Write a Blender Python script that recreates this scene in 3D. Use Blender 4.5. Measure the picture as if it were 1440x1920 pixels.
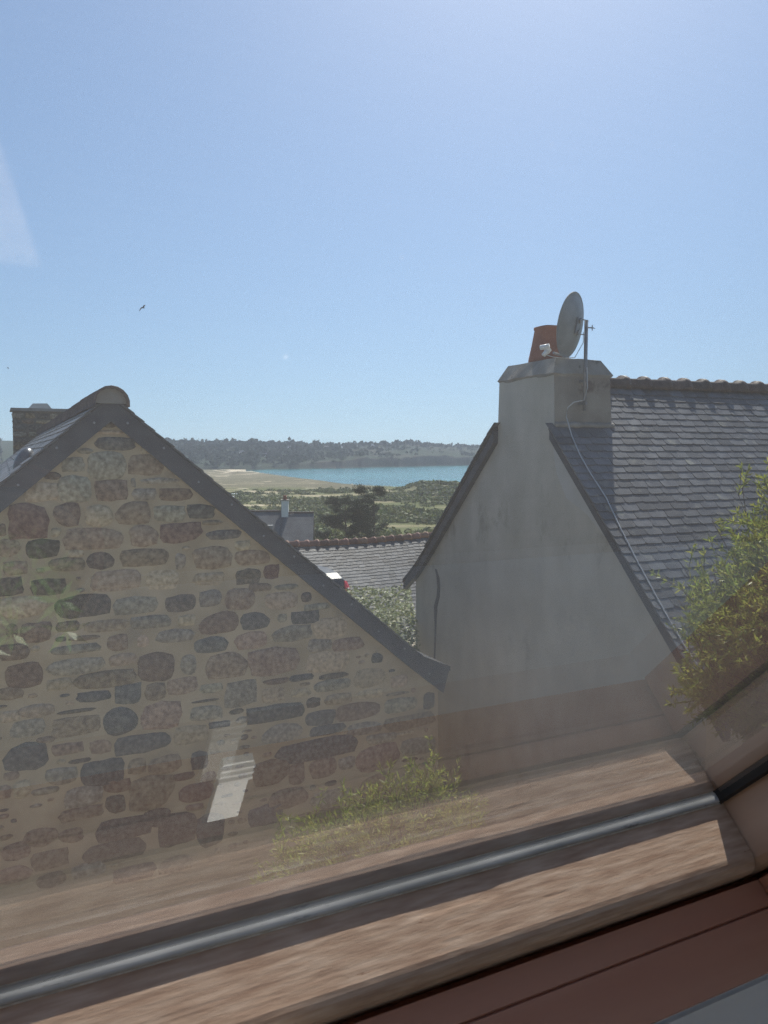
import bpy, math, random
import numpy as np
from mathutils import Matrix, Vector

SC = bpy.context.scene
for _o in list(bpy.data.objects):
    bpy.data.objects.remove(_o)
R = math.radians
rng = np.random.default_rng(7)
random.seed(7)

# ------------------------------------------------------------------ camera
# the eye is the origin; the sea lies 35 m below it
cam = bpy.data.cameras.new('camera')
CAM = bpy.data.objects.new('camera', cam)
SC.collection.objects.link(CAM)
cam.sensor_fit = 'VERTICAL'; cam.sensor_height = 36.0
FPX = 1445.0                                   # focal length in pixels of a 1920 high frame
cam.lens = 36.0 * FPX / 1920.0
PITCH = math.atan((960 - 848) / FPX)
CAM.rotation_euler = (R(90) - PITCH, 0, 0)
cam.clip_start = 0.01; cam.clip_end = 30000
cam.dof.use_dof = True
cam.dof.focus_distance = 10.0
cam.dof.aperture_fstop = cam.lens / 1.1        # a phone's small lens opening
SC.camera = CAM

# ------------------------------------------------------------------ sky, sun, exposure
SUN_EL, SUN_AZ = R(52.5), R(12.0)              # azimuth to the right of the view axis
sun_dir = Vector((math.cos(SUN_EL) * math.sin(SUN_AZ), math.cos(SUN_EL) * math.cos(SUN_AZ), math.sin(SUN_EL)))
world = bpy.data.worlds.new('World'); SC.world = world
world.use_nodes = True
wn = world.node_tree.nodes; wl = world.node_tree.links
sky = wn.new('ShaderNodeTexSky'); sky.sky_type = 'NISHITA'
sky.sun_disc = False; sky.sun_elevation = SUN_EL; sky.sun_rotation = SUN_AZ
sky.altitude = 20; sky.air_density = 1.4; sky.dust_density = 0.8; sky.ozone_density = 6.0
_tc = wn.new('ShaderNodeTexCoord'); _va = wn.new('ShaderNodeVectorMath'); _va.operation = 'ADD'; _va.inputs[1].default_value = (0, 0, .12)
_nm = wn.new('ShaderNodeVectorMath'); _nm.operation = 'NORMALIZE'      # lifts the model's yellow horizon band below the real one, all round
wl.new(_tc.outputs['Generated'], _va.inputs[0]); wl.new(_va.outputs[0], _nm.inputs[0]); wl.new(_nm.outputs[0], sky.inputs['Vector'])
bg = wn['Background']; bg.inputs['Strength'].default_value = 0.086
wl.new(sky.outputs['Color'], bg.inputs['Color'])
sl = bpy.data.lights.new('sun', 'SUN'); sl.energy = 4.5; sl.angle = R(0.5); sl.color = (1.0, 0.95, 0.87)
SUN = bpy.data.objects.new('sun', sl); SC.collection.objects.link(SUN)
SUN.rotation_euler = (-sun_dir).to_track_quat('-Z', 'Y').to_euler()
SUN.location = (0, 0, 60)
SC.view_settings.view_transform = 'Standard'; SC.view_settings.look = 'None'
SC.view_settings.gamma = 1.0; SC.view_settings.use_curve_mapping = False
SC.view_settings.exposure = 0.5
SC.render.engine = 'CYCLES'
cy = SC.cycles
cy.use_denoising = True; cy.denoiser = 'OPENIMAGEDENOISE'; cy.denoising_prefilter = 'NONE'
cy.use_adaptive_sampling = True; cy.adaptive_threshold = 0.015
cy.use_light_tree = False
cy.max_bounces = 7; cy.diffuse_bounces = 3; cy.glossy_bounces = 4; cy.transmission_bounces = 4
cy.transparent_max_bounces = 32; cy.volume_bounces = 0
cy.caustics_reflective = False; cy.caustics_refractive = False
cy.sample_clamp_indirect = 4.0

# ------------------------------------------------------------------ helpers
def lin(r, g, b):
    f = lambda c: c / 12.92 if c <= 0.04045 else ((c + 0.055) / 1.055) ** 2.4
    return (f(r / 255), f(g / 255), f(b / 255))

MATS = {}
def mat(name, c1, c2=None, c3=None, scale=6.0, detail=6.0, rough=0.8, rough2=None, bump=0.0, bscale=None, var=0.0,
        hue=0.0, stretch=(1, 1, 1), spec=0.35, metal=0.0, coord='Object', contrast=(0.35, 0.65), coat=0.0, island=False,
        spots=None, trans=0.0):
    """principled material whose colour wanders between c1, c2 (and c3) with noise"""
    m = bpy.data.materials.new(name); m.use_nodes = True
    nt = m.node_tree; N = nt.nodes; Lk = nt.links
    p = N['Principled BSDF']
    p.inputs['Roughness'].default_value = rough
    p.inputs['Metallic'].default_value = metal
    p.inputs['Specular IOR Level'].default_value = spec
    p.inputs['Coat Weight'].default_value = coat
    tc = N.new('ShaderNodeTexCoord'); mp = N.new('ShaderNodeMapping')
    mp.inputs['Scale'].default_value = stretch
    Lk.new(tc.outputs[coord], mp.inputs['Vector'])
    vec = mp.outputs['Vector']
    oi = None
    if var or hue or island:
        oi = N.new('ShaderNodeObjectInfo')
        rnd = oi.outputs['Random']
        if island:
            g = N.new('ShaderNodeNewGeometry')
            ad = N.new('ShaderNodeMath'); ad.operation = 'ADD'
            Lk.new(rnd, ad.inputs[0]); Lk.new(g.outputs['Random Per Island'], ad.inputs[1])
            fr = N.new('ShaderNodeMath'); fr.operation = 'FRACT'
            Lk.new(ad.outputs[0], fr.inputs[0]); rnd = fr.outputs[0]
        # shift the noise from piece to piece
        cx = N.new('ShaderNodeCombineXYZ')
        ml = N.new('ShaderNodeMath'); ml.operation = 'MULTIPLY'; ml.inputs[1].default_value = 37.0
        Lk.new(rnd, ml.inputs[0]); Lk.new(ml.outputs[0], cx.inputs[0]); Lk.new(ml.outputs[0], cx.inputs[2])
        va = N.new('ShaderNodeVectorMath'); va.operation = 'ADD'
        Lk.new(vec, va.inputs[0]); Lk.new(cx.outputs[0], va.inputs[1]); vec = va.outputs[0]
    nz = N.new('ShaderNodeTexNoise'); nz.inputs['Scale'].default_value = scale; nz.inputs['Detail'].default_value = detail
    Lk.new(vec, nz.inputs['Vector'])
    cr = N.new('ShaderNodeValToRGB')
    cr.color_ramp.elements[0].position = contrast[0]; cr.color_ramp.elements[1].position = contrast[1]
    cr.color_ramp.elements[0].color = (*c1, 1)
    cr.color_ramp.elements[1].color = (*(c2 or c1), 1)
    if c3:
        e = cr.color_ramp.elements.new((contrast[0] + contrast[1]) / 2); e.color = (*c3, 1)
    Lk.new(nz.outputs['Fac'], cr.inputs['Fac'])
    col = cr.outputs['Color']
    if spots:                                   # (colour, scale, threshold) lichen, dirt, wear
        sc_, th_, cs_ = spots
        n2 = N.new('ShaderNodeTexNoise'); n2.inputs['Scale'].default_value = sc_; n2.inputs['Detail'].default_value = 5
        n2.inputs['Roughness'].default_value = 0.65
        Lk.new(vec, n2.inputs['Vector'])
        r2 = N.new('ShaderNodeValToRGB'); r2.color_ramp.elements[0].position = th_; r2.color_ramp.elements[1].position = th_ + 0.08
        Lk.new(n2.outputs['Fac'], r2.inputs['Fac'])
        mx = N.new('ShaderNodeMix'); mx.data_type = 'RGBA'
        Lk.new(r2.outputs['Color'], mx.inputs[0]); Lk.new(col, mx.inputs[6]); mx.inputs[7].default_value = (*cs_, 1)
        col = mx.outputs[2]
    if var or hue:
        hs = N.new('ShaderNodeHueSaturation')
        mr = N.new('ShaderNodeMapRange'); mr.inputs[3].default_value = 1 - var; mr.inputs[4].default_value = 1 + var
        Lk.new(rnd, mr.inputs[0]); Lk.new(mr.outputs[0], hs.inputs['Value'])
        if hue:
            m2 = N.new('ShaderNodeMath'); m2.operation = 'MULTIPLY'; m2.inputs[1].default_value = 7.13
            f2 = N.new('ShaderNodeMath'); f2.operation = 'FRACT'
            Lk.new(rnd, m2.inputs[0]); Lk.new(m2.outputs[0], f2.inputs[0])
            m3 = N.new('ShaderNodeMapRange'); m3.inputs[3].default_value = 0.5 - hue; m3.inputs[4].default_value = 0.5 + hue
            Lk.new(f2.outputs[0], m3.inputs[0]); Lk.new(m3.outputs[0], hs.inputs['Hue'])
        Lk.new(col, hs.inputs['Color']); col = hs.outputs['Color']
    Lk.new(col, p.inputs['Base Color'])
    if rough2 is not None:
        m4 = N.new('ShaderNodeMapRange'); m4.inputs[3].default_value = rough; m4.inputs[4].default_value = rough2
        Lk.new(nz.outputs['Fac'], m4.inputs[0]); Lk.new(m4.outputs[0], p.inputs['Roughness'])
    if bump:
        n3 = N.new('ShaderNodeTexNoise'); n3.inputs['Scale'].default_value = bscale or scale * 3; n3.inputs['Detail'].default_value = 8
        n3.inputs['Roughness'].default_value = 0.6
        Lk.new(vec, n3.inputs['Vector'])
        b = N.new('ShaderNodeBump'); b.inputs['Strength'].default_value = 1.0; b.inputs['Distance'].default_value = bump
        Lk.new(n3.outputs['Fac'], b.inputs['Height']); Lk.new(b.outputs['Normal'], p.inputs['Normal'])
    if trans:                                   # thin leaves let some light through
        tr = N.new('ShaderNodeBsdfTranslucent'); Lk.new(col, tr.inputs['Color'])
        ms = N.new('ShaderNodeMixShader'); ms.inputs[0].default_value = trans
        Lk.new(p.outputs[0], ms.inputs[1]); Lk.new(tr.outputs[0], ms.inputs[2])
        Lk.new(ms.outputs[0], N['Material Output'].inputs['Surface'])
    MATS[name] = m
    return m

def tagit(o, label=None, cat=None, group=None, kind=None):
    if label: o['label'] = label
    if cat: o['category'] = cat
    if group: o['group'] = group
    if kind: o['kind'] = kind
    return o

def mkmesh(name, verts, faces, m=None, smooth=False):
    me = bpy.data.meshes.new(name)
    v = np.asarray(verts, dtype=np.float32).reshape(-1, 3)
    if isinstance(faces, np.ndarray):
        k = faces.shape[1]; n = len(faces)
        me.vertices.add(len(v)); me.vertices.foreach_set('co', v.ravel())
        me.loops.add(n * k); me.loops.foreach_set('vertex_index', faces.astype(np.int32).ravel())
        me.polygons.add(n); me.polygons.foreach_set('loop_start', np.arange(0, n * k, k, dtype=np.int32))
        me.update(calc_edges=True)
    else:
        me.from_pydata(v.tolist(), [], [list(map(int, f)) for f in faces]); me.update()
    if m: me.materials.append(m)
    if smooth: me.polygons.foreach_set('use_smooth', np.ones(len(me.polygons), dtype=bool)); me.update()
    return me

def link(name, me, parent=None, M=None):
    o = bpy.data.objects.new(name, me); SC.collection.objects.link(o)
    if parent is not None: o.parent = parent
    if M is not None: o.matrix_local = M
    return o

def obj(name, verts, faces, m, parent=None, smooth=False, kind=None):
    o = link(name, mkmesh(name, verts, faces, m, smooth), parent)
    if kind: o['kind'] = kind
    return o

def empty(name, loc, xdir=(1, 0, 0)):
    o = bpy.data.objects.new(name, None); SC.collection.objects.link(o)
    o.empty_display_size = 0.2
    o.location = loc; o.rotation_euler = (0, 0, math.atan2(xdir[1], xdir[0]))
    return o

class MB:
    """collects shapes into one mesh"""
    def __init__(s): s.v = []; s.f = []
    def add(s, v, f):
        o = len(s.v); s.v += [tuple(map(float, p)) for p in v]; s.f += [[i + o for i in q] for q in f]; return s
    def box(s, x0, x1, y0, y1, z0, z1):
        return s.add([(x0, y0, z0), (x1, y0, z0), (x1, y1, z0), (x0, y1, z0), (x0, y0, z1), (x1, y0, z1), (x1, y1, z1), (x0, y1, z1)],
                     [(0, 3, 2, 1), (4, 5, 6, 7), (0, 1, 5, 4), (1, 2, 6, 5), (2, 3, 7, 6), (3, 0, 4, 7)])
    def hexa(s, b, t):                       # bottom ring, top ring (same length)
        n = len(b)
        f = [tuple(range(n))[::-1], tuple(range(n, 2 * n))] + [(i, (i + 1) % n, n + (i + 1) % n, n + i) for i in range(n)]
        return s.add(list(b) + list(t), f)
    def tube(s, pts, r, n=8, cap=True):
        pts = [Vector(p) for p in pts]; k = len(pts)
        rs = r if isinstance(r, (list, tuple)) else [r] * k
        V = []; up = Vector((0.13, 0.21, 0.97))
        for i, p in enumerate(pts):
            t = (pts[min(i + 1, k - 1)] - pts[max(i - 1, 0)]).normalized()
            a = t.cross(up)
            if a.length < 0.05: a = t.cross(Vector((1, 0, 0)))
            a.normalize(); b = t.cross(a)
            for j in range(n):
                w = 2 * math.pi * j / n
                V.append(p + (a * math.cos(w) + b * math.sin(w)) * rs[i])
        F = [(i * n + j, i * n + (j + 1) % n, (i + 1) * n + (j + 1) % n, (i + 1) * n + j) for i in range(k - 1) for j in range(n)]
        if cap: F += [tuple(range(n))[::-1], tuple(range((k - 1) * n, k * n))]
        return s.add(V, F)
    def lathe(s, prof, c=(0, 0, 0), n=20, axis=None):
        """profile (r, h) turned about z through c"""
        V = []; k = len(prof)
        for r_, h in prof:
            for j in range(n):
                w = 2 * math.pi * j / n
                V.append((c[0] + r_ * math.cos(w), c[1] + r_ * math.sin(w), c[2] + h))
        F = [(i * n + j, i * n + (j + 1) % n, (i + 1) * n + (j + 1) % n, (i + 1) * n + j) for i in range(k - 1) for j in range(n)]
        F += [tuple(range(n))[::-1], tuple(range((k - 1) * n, k * n))]
        return s.add(V, F)
    def obj(s, name, m, parent=None, smooth=False, kind=None): return obj(name, s.v, s.f, m, parent, smooth, kind)

def unit(v):
    v = np.asarray(v, float); return v / np.maximum(np.linalg.norm(v, axis=-1, keepdims=True), 1e-9)

def leaves(C, D, Nn, Ln, Wd, fold=0.0):
    """diamond leaves: centres, directions, normals, lengths, widths -> verts, quads"""
    C = np.asarray(C, float); D = unit(D); S = unit(np.cross(D, Nn)); U = np.cross(S, D)
    Ln = np.broadcast_to(Ln, len(C))[:, None]; Wd = np.broadcast_to(Wd, len(C))[:, None]
    v = np.stack([C - D * Ln * .5, C + S * Wd * .5 + U * fold * Wd - D * Ln * 0.05, C + D * Ln * .5, C - S * Wd * .5 + U * fold * Wd - D * Ln * 0.05], 1)
    return v.reshape(-1, 3), np.arange(len(C) * 4).reshape(-1, 4)

def vnoise(x, y, seed=0):
    """cheap smooth value noise for terrain, -1..1"""
    def h(i, j):
        n = (i * 374761393 + j * 668265263 + seed * 974711) & 0xffffffff
        n = ((n ^ (n >> 13)) * 1274126177) & 0xffffffff
        return ((n ^ (n >> 16)) & 0xffff) / 32767.5 - 1
    x = np.asarray(x, float); y = np.asarray(y, float)
    i = np.floor(x).astype(np.int64); j = np.floor(y).astype(np.int64); a = x - i; b = y - j
    a = a * a * (3 - 2 * a); b = b * b * (3 - 2 * b)
    return (h(i, j) * (1 - a) + h(i + 1, j) * a) * (1 - b) + (h(i, j + 1) * (1 - a) + h(i + 1, j + 1) * a) * b
def fbm(x, y, o=4, seed=0):
    s = 0; a = 1.0; t = 0
    for k in range(o):
        s = s + a * vnoise(np.asarray(x) * 2 ** k, np.asarray(y) * 2 ** k, seed + k); t += a; a *= .5
    return s / t

def to_px(P):
    """where a point falls in the 1440 x 1920 frame, and its depth; used to pick the pieces that show largest"""
    P = np.asarray(P, float)
    d = P[..., 1] * math.cos(PITCH) - P[..., 2] * math.sin(PITCH)
    u = P[..., 1] * math.sin(PITCH) + P[..., 2] * math.cos(PITCH)
    return 720 + FPX * P[..., 0] / d, 960 - FPX * u / d, d

def basis(x, y, z, o):
    return Matrix(((x[0], y[0], z[0], o[0]), (x[1], y[1], z[1], o[1]), (x[2], y[2], z[2], o[2]), (0, 0, 0, 1)))

def smooth01(t): t = np.clip(t, 0, 1); return t * t * (3 - 2 * t)

# ------------------------------------------------------------------ materials
m_mortar = mat('sand_lime_mortar', (.37, .290, .186), (.53, .428, .288), scale=2.2, rough=.95, bump=.010, bscale=28, spec=.1, spots=(2.6, .60, (.33, .27, .19)))
def stone_mat(name, dark, mid, light, fleck, th):
    dark, mid, light, fleck = [(c[0] * 1.28, c[1] * 1.20, c[2] * 1.06) for c in (dark, mid, light, fleck)]
    return mat(name, dark, light, mid, scale=26, detail=10, bump=.012, bscale=30, contrast=(.30, .70), var=.15, hue=.014, rough=.92, spots=(48, th + .03, fleck), spec=.15)
STONE = {
 'g': stone_mat('grey_granite', (.14, .130, .108), (.25, .232, .195), (.38, .355, .30), (.44, .42, .37), .60),
 'b': stone_mat('blue_schist', (.070, .070, .069), (.125, .124, .120), (.20, .196, .185), (.31, .30, .275), .63),
 'd': stone_mat('dark_gneiss', (.062, .053, .045), (.12, .104, .087), (.195, .17, .14), (.30, .265, .22), .62),
 'r': stone_mat('pink_granite', (.165, .118, .090), (.28, .220, .170), (.39, .320, .25), (.20, .165, .135), .60),
 'm': stone_mat('maroon_sandstone', (.108, .070, .058), (.178, .126, .102), (.25, .188, .152), (.30, .255, .21), .64),
 'n': stone_mat('brown_stone', (.125, .095, .072), (.23, .182, .138), (.33, .27, .21), (.38, .33, .265), .61),
 't': stone_mat('tan_stone', (.235, .188, .135), (.37, .31, .235), (.48, .41, .32), (.24, .20, .16), .60),
}
m_slate = mat('roof_slate', (.072, .075, .082), (.125, .128, .134), scale=7, rough=.42, rough2=.62, bump=.0012, bscale=30, var=.34, hue=.012, island=True, spots=(3.2, .60, (.20, .195, .165)), spec=.5)
m_slate_far = mat('weathered_slate', (.075, .075, .077), (.13, .128, .125), scale=2.5, rough=.6, bump=.002, bscale=20, var=.5, island=True, spots=(1.4, .60, (.24, .22, .18)), spec=.5)
m_under = mat('roof_boarding', (.03, .03, .032), (.05, .05, .052), rough=.9)
m_verge = mat('slate_grey_verge', (.045, .050, .062), (.075, .080, .092), scale=5, rough=.6, bump=.002, bscale=40, spots=(3, .66, (.10, .10, .10)))
m_nail = mat('zinc_nail', (.24, .25, .27), (.30, .31, .33), rough=.55, metal=.4)
m_ridge_dark = mat('brown_ridge_tile', (.075, .055, .050), (.13, .092, .078), scale=9, rough=.5, bump=.003, bscale=40, var=.2, hue=.01, spots=(9, .64, (.20, .18, .15)))
m_ridge_orange = mat('terracotta_ridge_tile', (.215, .118, .082), (.30, .178, .128), scale=5, rough=.7, var=.25, hue=.012, spots=(7, .62, (.17, .12, .09)))
m_render = mat('grey_cement_render', (.46, .417, .345), (.58, .53, .447), scale=2.4, detail=10, stretch=(1, 1, .6), contrast=(.34, .68), rough=.95, bump=.004, bscale=70, spec=.1, spots=(1.1, .60, (.36, .325, .265)))
m_patch = mat('pale_cement_patch', (.50, .475, .43), (.56, .53, .48), scale=4, rough=.95, bump=.003, bscale=70, spec=.1)
m_crack = mat('dark_filled_crack', (.09, .085, .085), (.13, .12, .115), scale=12, rough=.9)
m_cement = mat('weathered_cement', (.24, .225, .20), (.34, .32, .285), scale=5, rough=.95, bump=.005, bscale=45, spots=(6, .62, (.12, .12, .115)), spec=.1)
m_chimside = mat('stained_shaded_render', (.24, .215, .185), (.36, .33, .28), scale=2.5, rough=.95, bump=.005, bscale=60, spots=(2.2, .60, (.15, .12, .11)), spec=.1)  # stains plus the near face's shade, painted as one darker tone
m_pot = mat('terracotta_pot', (.25, .085, .052), (.35, .135, .085), scale=6, rough=.7, bump=.002, bscale=30, spots=(5, .64, (.2, .09, .06)))
m_dish = mat('weathered_grey_paint', (.20, .215, .22), (.29, .305, .31), scale=4, rough=.5, spots=(6, .63, (.22, .22, .21)))
m_galv = mat('galvanised_steel', (.20, .21, .23), (.30, .31, .33), scale=14, rough=.5, metal=.6)
m_cable = mat('pale_grey_cable', (.50, .50, .50), (.58, .58, .58), rough=.5)
m_white = mat('white_paint', (.72, .72, .70), (.80, .80, .78), rough=.6)
m_whiteplastic = mat('white_plastic', (.75, .75, .73), (.82, .82, .80), rough=.4)
m_glassdark = mat('dark_window_glass', (.02, .022, .025), (.03, .032, .035), rough=.08, spec=.6)
m_black = mat('black_rubber', (.012, .012, .013), (.02, .02, .02), rough=.7)
m_bark = mat('pine_bark', (.07, .05, .04), (.13, .10, .08), scale=4, rough=.95, bump=.02)
m_grass = mat('meadow_grass', (.05, .07, .02), (.10, .11, .04), scale=.8, rough=.9)

def leafmat(name, a, b, trans=.35, rough=.45, var=.35, hue=.02, spec=.4):
    return mat(name, a, b, scale=3, rough=rough, var=var, hue=hue, island=True, trans=trans, spec=spec)
m_laurel = leafmat('laurel_leaf', (.12, .15, .045), (.21, .23, .085), trans=.35, rough=.5, spec=.35)
m_shrub = leafmat('yellow_green_needles', (.23, .28, .042), (.35, .37, .08), trans=.5, rough=.45, hue=.03)
m_pine = leafmat('pine_needles', (.018, .032, .014), (.036, .052, .022), trans=.15, rough=.6)
m_scrub = leafmat('coastal_scrub', (.075, .098, .030), (.15, .160, .055), trans=.3, rough=.7, hue=.03, var=.4)
m_wood_far = leafmat('far_woodland', (.024, .042, .022), (.040, .060, .030), trans=.1, rough=.9, var=.18, spec=.1)
m_house_leaf = leafmat('houseplant_leaf', (.08, .22, .03), (.16, .34, .07), trans=.35, rough=.3)

# ------------------------------------------------------------------ terrain and coast
_nx = [-4000, 300, 440, 470, 490, 540, 600, 640, 700, 740, 800, 1000, 1440, 4000]
_ny = [889, 889, 888, 884.5, 888, 894.5, 902, 907.5, 911.5, 913, 915, 918, 925, 930]
_fx = [-4000, 300, 470, 500, 560, 650, 720, 800, 890, 1000, 1100, 1250, 4000]
_fy = [881.5, 881.5, 881.5, 880.3, 879.2, 877.5, 876, 874.2, 872.2, 867, 861, 856, 852]
_cx = [-3000, 0, 310, 400, 480, 560, 640, 680, 760, 830, 900, 1000, 1150, 1400, 4000]
_cy = [826, 827, 829, 834, 832, 836, 838, 835, 833, 838, 839, 843, 850, 858, 858]
def near_D(px): return 35 * FPX / (np.interp(px, _nx, _ny) - 848)
def far_D(px): return 35 * FPX / (np.interp(px, _fx, _fy) - 848)
def crest_z(px, Dc): return (848 - np.interp(px, _cx, _cy)) / FPX * Dc
def polar(x, y):
    D = np.hypot(x, y); az = np.arctan2(x, y)
    px = 720 + FPX * np.tan(np.clip(az, -1.35, 1.35))
    return D, px, y
_pD = [0, 14, 22, 30, 50, 100, 160, 240, 320, 450, 3000]
_pz = [-5.0, -4.7, -5.2, -6.6, -9.6, -15.5, -22, -28.5, -31.2, -32.4, -32.6]
def land_z(x, y):
    D, px, yy = polar(x, y)
    z = np.interp(D, _pD, _pz)
    amp = smooth01((D - 150) / 200)
    z = z + amp * 0.9 * fbm(x / 70, y / 70, 3, 3) + smooth01((D - 30) / 60) * .35 * fbm(x / 14, y / 14, 3, 9)
    Yn = near_D(px) - yy * 1.0
    # dune ridge that hides the shore to the right of the beach
    dn = smooth01((px - 735) / 60)
    z = z + dn * 4.6 * np.exp(-((Yn - 95) / 55.0) ** 2)
    sh = np.clip(Yn, -60, 60)
    wet = px > 462
    beach = np.where(sh > 0, -35 + np.minimum(sh * .05, 2.6), -35 + sh * .06)
    k = smooth01((Yn - 25) / 45)
    z = np.where(wet, np.where(Yn > 70, z, beach * (1 - k) + z * k), z)
    # beyond the bay the sheet stays under the sea or under the headland
    z = np.where((~wet) & (yy > 1420), -33.5, z)
    z = np.where(wet & (Yn < -60), -38.6, z)
    z = np.where(y < 1, -5.0 - 0.0 * x, z)
    return z
az = np.concatenate([np.linspace(-math.pi, R(-36), 40, endpoint=False), np.linspace(R(-36), R(36), 620), np.linspace(R(36), math.pi, 41)[1:]])
rad = np.concatenate([[0.05, 4, 8, 12], np.geomspace(15, 250, 70), np.linspace(258, 1700, 240), [1800, 2500, 4000, 9000]])
AZ, RD = np.meshgrid(az, rad, indexing='ij')
X = RD * np.sin(AZ); Y = RD * np.cos(AZ); Z = land_z(X, Y)
na, nr = AZ.shape
idx = np.arange(na * nr).reshape(na, nr)
quads = np.stack([idx[:-1, :-1], idx[:-1, 1:], idx[1:, 1:], idx[1:, :-1]], -1).reshape(-1, 4)[:, ::-1]
D_, px_, _ = polar(X, Y)
py_ = 848 - FPX * Z / np.maximum(Y, 1)
# ground cover colours: pale bounce yard, scrub plain, dry dune grass, sand
def blend(a, b, t): return a * (1 - t[..., None]) + np.array(b) * t[..., None]
col = np.zeros(X.shape + (3,)) + np.array((.10, .10, .045))
col = blend(col, (.16, .15, .085), smooth01((fbm(X / 9, Y / 9, 3, 5) + .1) / .5))
col = blend(col, (.38, .33, .26), smooth01((26 - D_) / 8))     # unseen pale yard, added to bounce sunlight onto the house walls
plain = smooth01((D_ - 120) / 80)
pc = blend(np.zeros(X.shape + (3,)) + np.array((.13, .14, .055)), (.27, .235, .135), smooth01((fbm(X / 45, Y / 18, 4, 21) - .08) / .35))
col = col * (1 - plain[..., None]) + pc * plain[..., None]
dune = smooth01((Y - 640 - 60 * fbm(X / 90, Y / 90, 3, 33)) / 90) * smooth01((735 - px_) / 60)
dune = np.maximum(dune, smooth01((px_ - 740) / 40) * smooth01((Y - 520) / 60) * .55)
dc = blend(np.zeros(X.shape + (3,)) + np.array((.155, .138, .082)), (.215, .188, .12), smooth01((fbm(X / 25, Y / 25, 4, 41) + .05) / .4))
col = col * (1 - dune[..., None]) + dc * dune[..., None]
track = np.exp(-((X - (-205 - .12 * (Y - 700) + 18 * np.sin(Y / 60))) / 3.2) ** 2) * smooth01((Y - 560) / 60)
track = np.maximum(track, np.exp(-((X - (-300 + .25 * (Y - 800) + 10 * np.sin(Y / 35))) / 3.0) ** 2) * smooth01((Y - 700) / 60))
patchy = smooth01((fbm(X / 22, Y / 12, 3, 77) - .45) / .08) * smooth01((Y - 380) / 60) * .8
Yn = near_D(px_) - Y
bw = np.interp(px_, [440, 470, 520, 600, 640, 660, 720, 760], [170, 90, 26, 10, 24, 52, 44, 18])
sand = smooth01((bw - Yn + 9 * fbm(X / 18, Y / 18, 3, 55)) / 8) * (px_ > 425) * (Y < 1480)
sand = np.maximum(sand * smooth01((px_ - 455) / 20), smooth01((px_ - 420) / 14) * smooth01((Y - 1262 + 25 * fbm(X / 20, Y / 40, 3, 14)) / 30) * (px_ < 500) * (Y < 1500))
sand = np.maximum(np.maximum(sand, track * .85), patchy)
col = blend(col, (.62, .52, .39), sand)
m_ground = mat('ground_cover', (1, 1, 1), (.62, .66, .6), scale=.35, detail=8, rough=.95, spec=.1, coord='Object')
nt = m_ground.node_tree; N = nt.nodes; Lk = nt.links
at = N.new('ShaderNodeAttribute'); at.attribute_name = 'cover'
mx = N.new('ShaderNodeMix'); mx.data_type = 'RGBA'; mx.blend_type = 'MULTIPLY'; mx.inputs[0].default_value = .7
src = N['Principled BSDF'].inputs['Base Color'].links[0].from_socket
Lk.new(at.outputs['Color'], mx.inputs[6]); Lk.new(src, mx.inputs[7]); Lk.new(mx.outputs[2], N['Principled BSDF'].inputs['Base Color'])
def cover_attr(me, c):
    a_ = me.color_attributes.new('cover', 'FLOAT_COLOR', 'POINT')
    a_.data.foreach_set('color', np.concatenate([c.reshape(-1, 3), np.ones((c.size // 3, 1))], 1).astype(np.float32).ravel())
ground = obj('ground', np.stack([X, Y, Z], -1).reshape(-1, 3), quads, m_ground, None, True, 'structure')
cover_attr(ground.data, col)

# sea: one sheet to the horizon
m_sea = bpy.data.materials.new('turquoise_sea'); m_sea.use_nodes = True
nt = m_sea.node_tree; N = nt.nodes; Lk = nt.links; p = N['Principled BSDF']
tc = N.new('ShaderNodeTexCoord'); nz = N.new('ShaderNodeTexNoise'); nz.inputs['Scale'].default_value = .006; nz.inputs['Detail'].default_value = 4
Lk.new(tc.outputs['Object'], nz.inputs['Vector'])
cr = N.new('ShaderNodeValToRGB'); cr.color_ramp.elements[0].position = .38; cr.color_ramp.elements[1].position = .62
cr.color_ramp.elements[0].color = (.030, .20, .225, 1); cr.color_ramp.elements[1].color = (.05, .29, .30, 1)
Lk.new(nz.outputs['Fac'], cr.inputs['Fac']); Lk.new(cr.outputs['Color'], p.inputs['Base Color'])
p.inputs['Roughness'].default_value = .10; p.inputs['IOR'].default_value = 1.33
w1 = N.new('ShaderNodeTexNoise'); w1.inputs['Scale'].default_value = .13; w1.inputs['Detail'].default_value = 4
mp = N.new('ShaderNodeMapping'); mp.inputs['Scale'].default_value = (1, .45, 1)
Lk.new(tc.outputs['Object'], mp.inputs['Vector']); Lk.new(mp.outputs['Vector'], w1.inputs['Vector'])
b = N.new('ShaderNodeBump'); b.inputs['Strength'].default_value = 1; b.inputs['Distance'].default_value = 2.6
Lk.new(w1.outputs['Fac'], b.inputs['Height']); Lk.new(b.outputs['Normal'], p.inputs['Normal'])
obj('sea', [(-9000, 300, -35), (9000, 300, -35), (9000, 14000, -35), (-9000, 14000, -35)], [(0, 1, 2, 3)], m_sea, None, False, 'structure')

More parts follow.
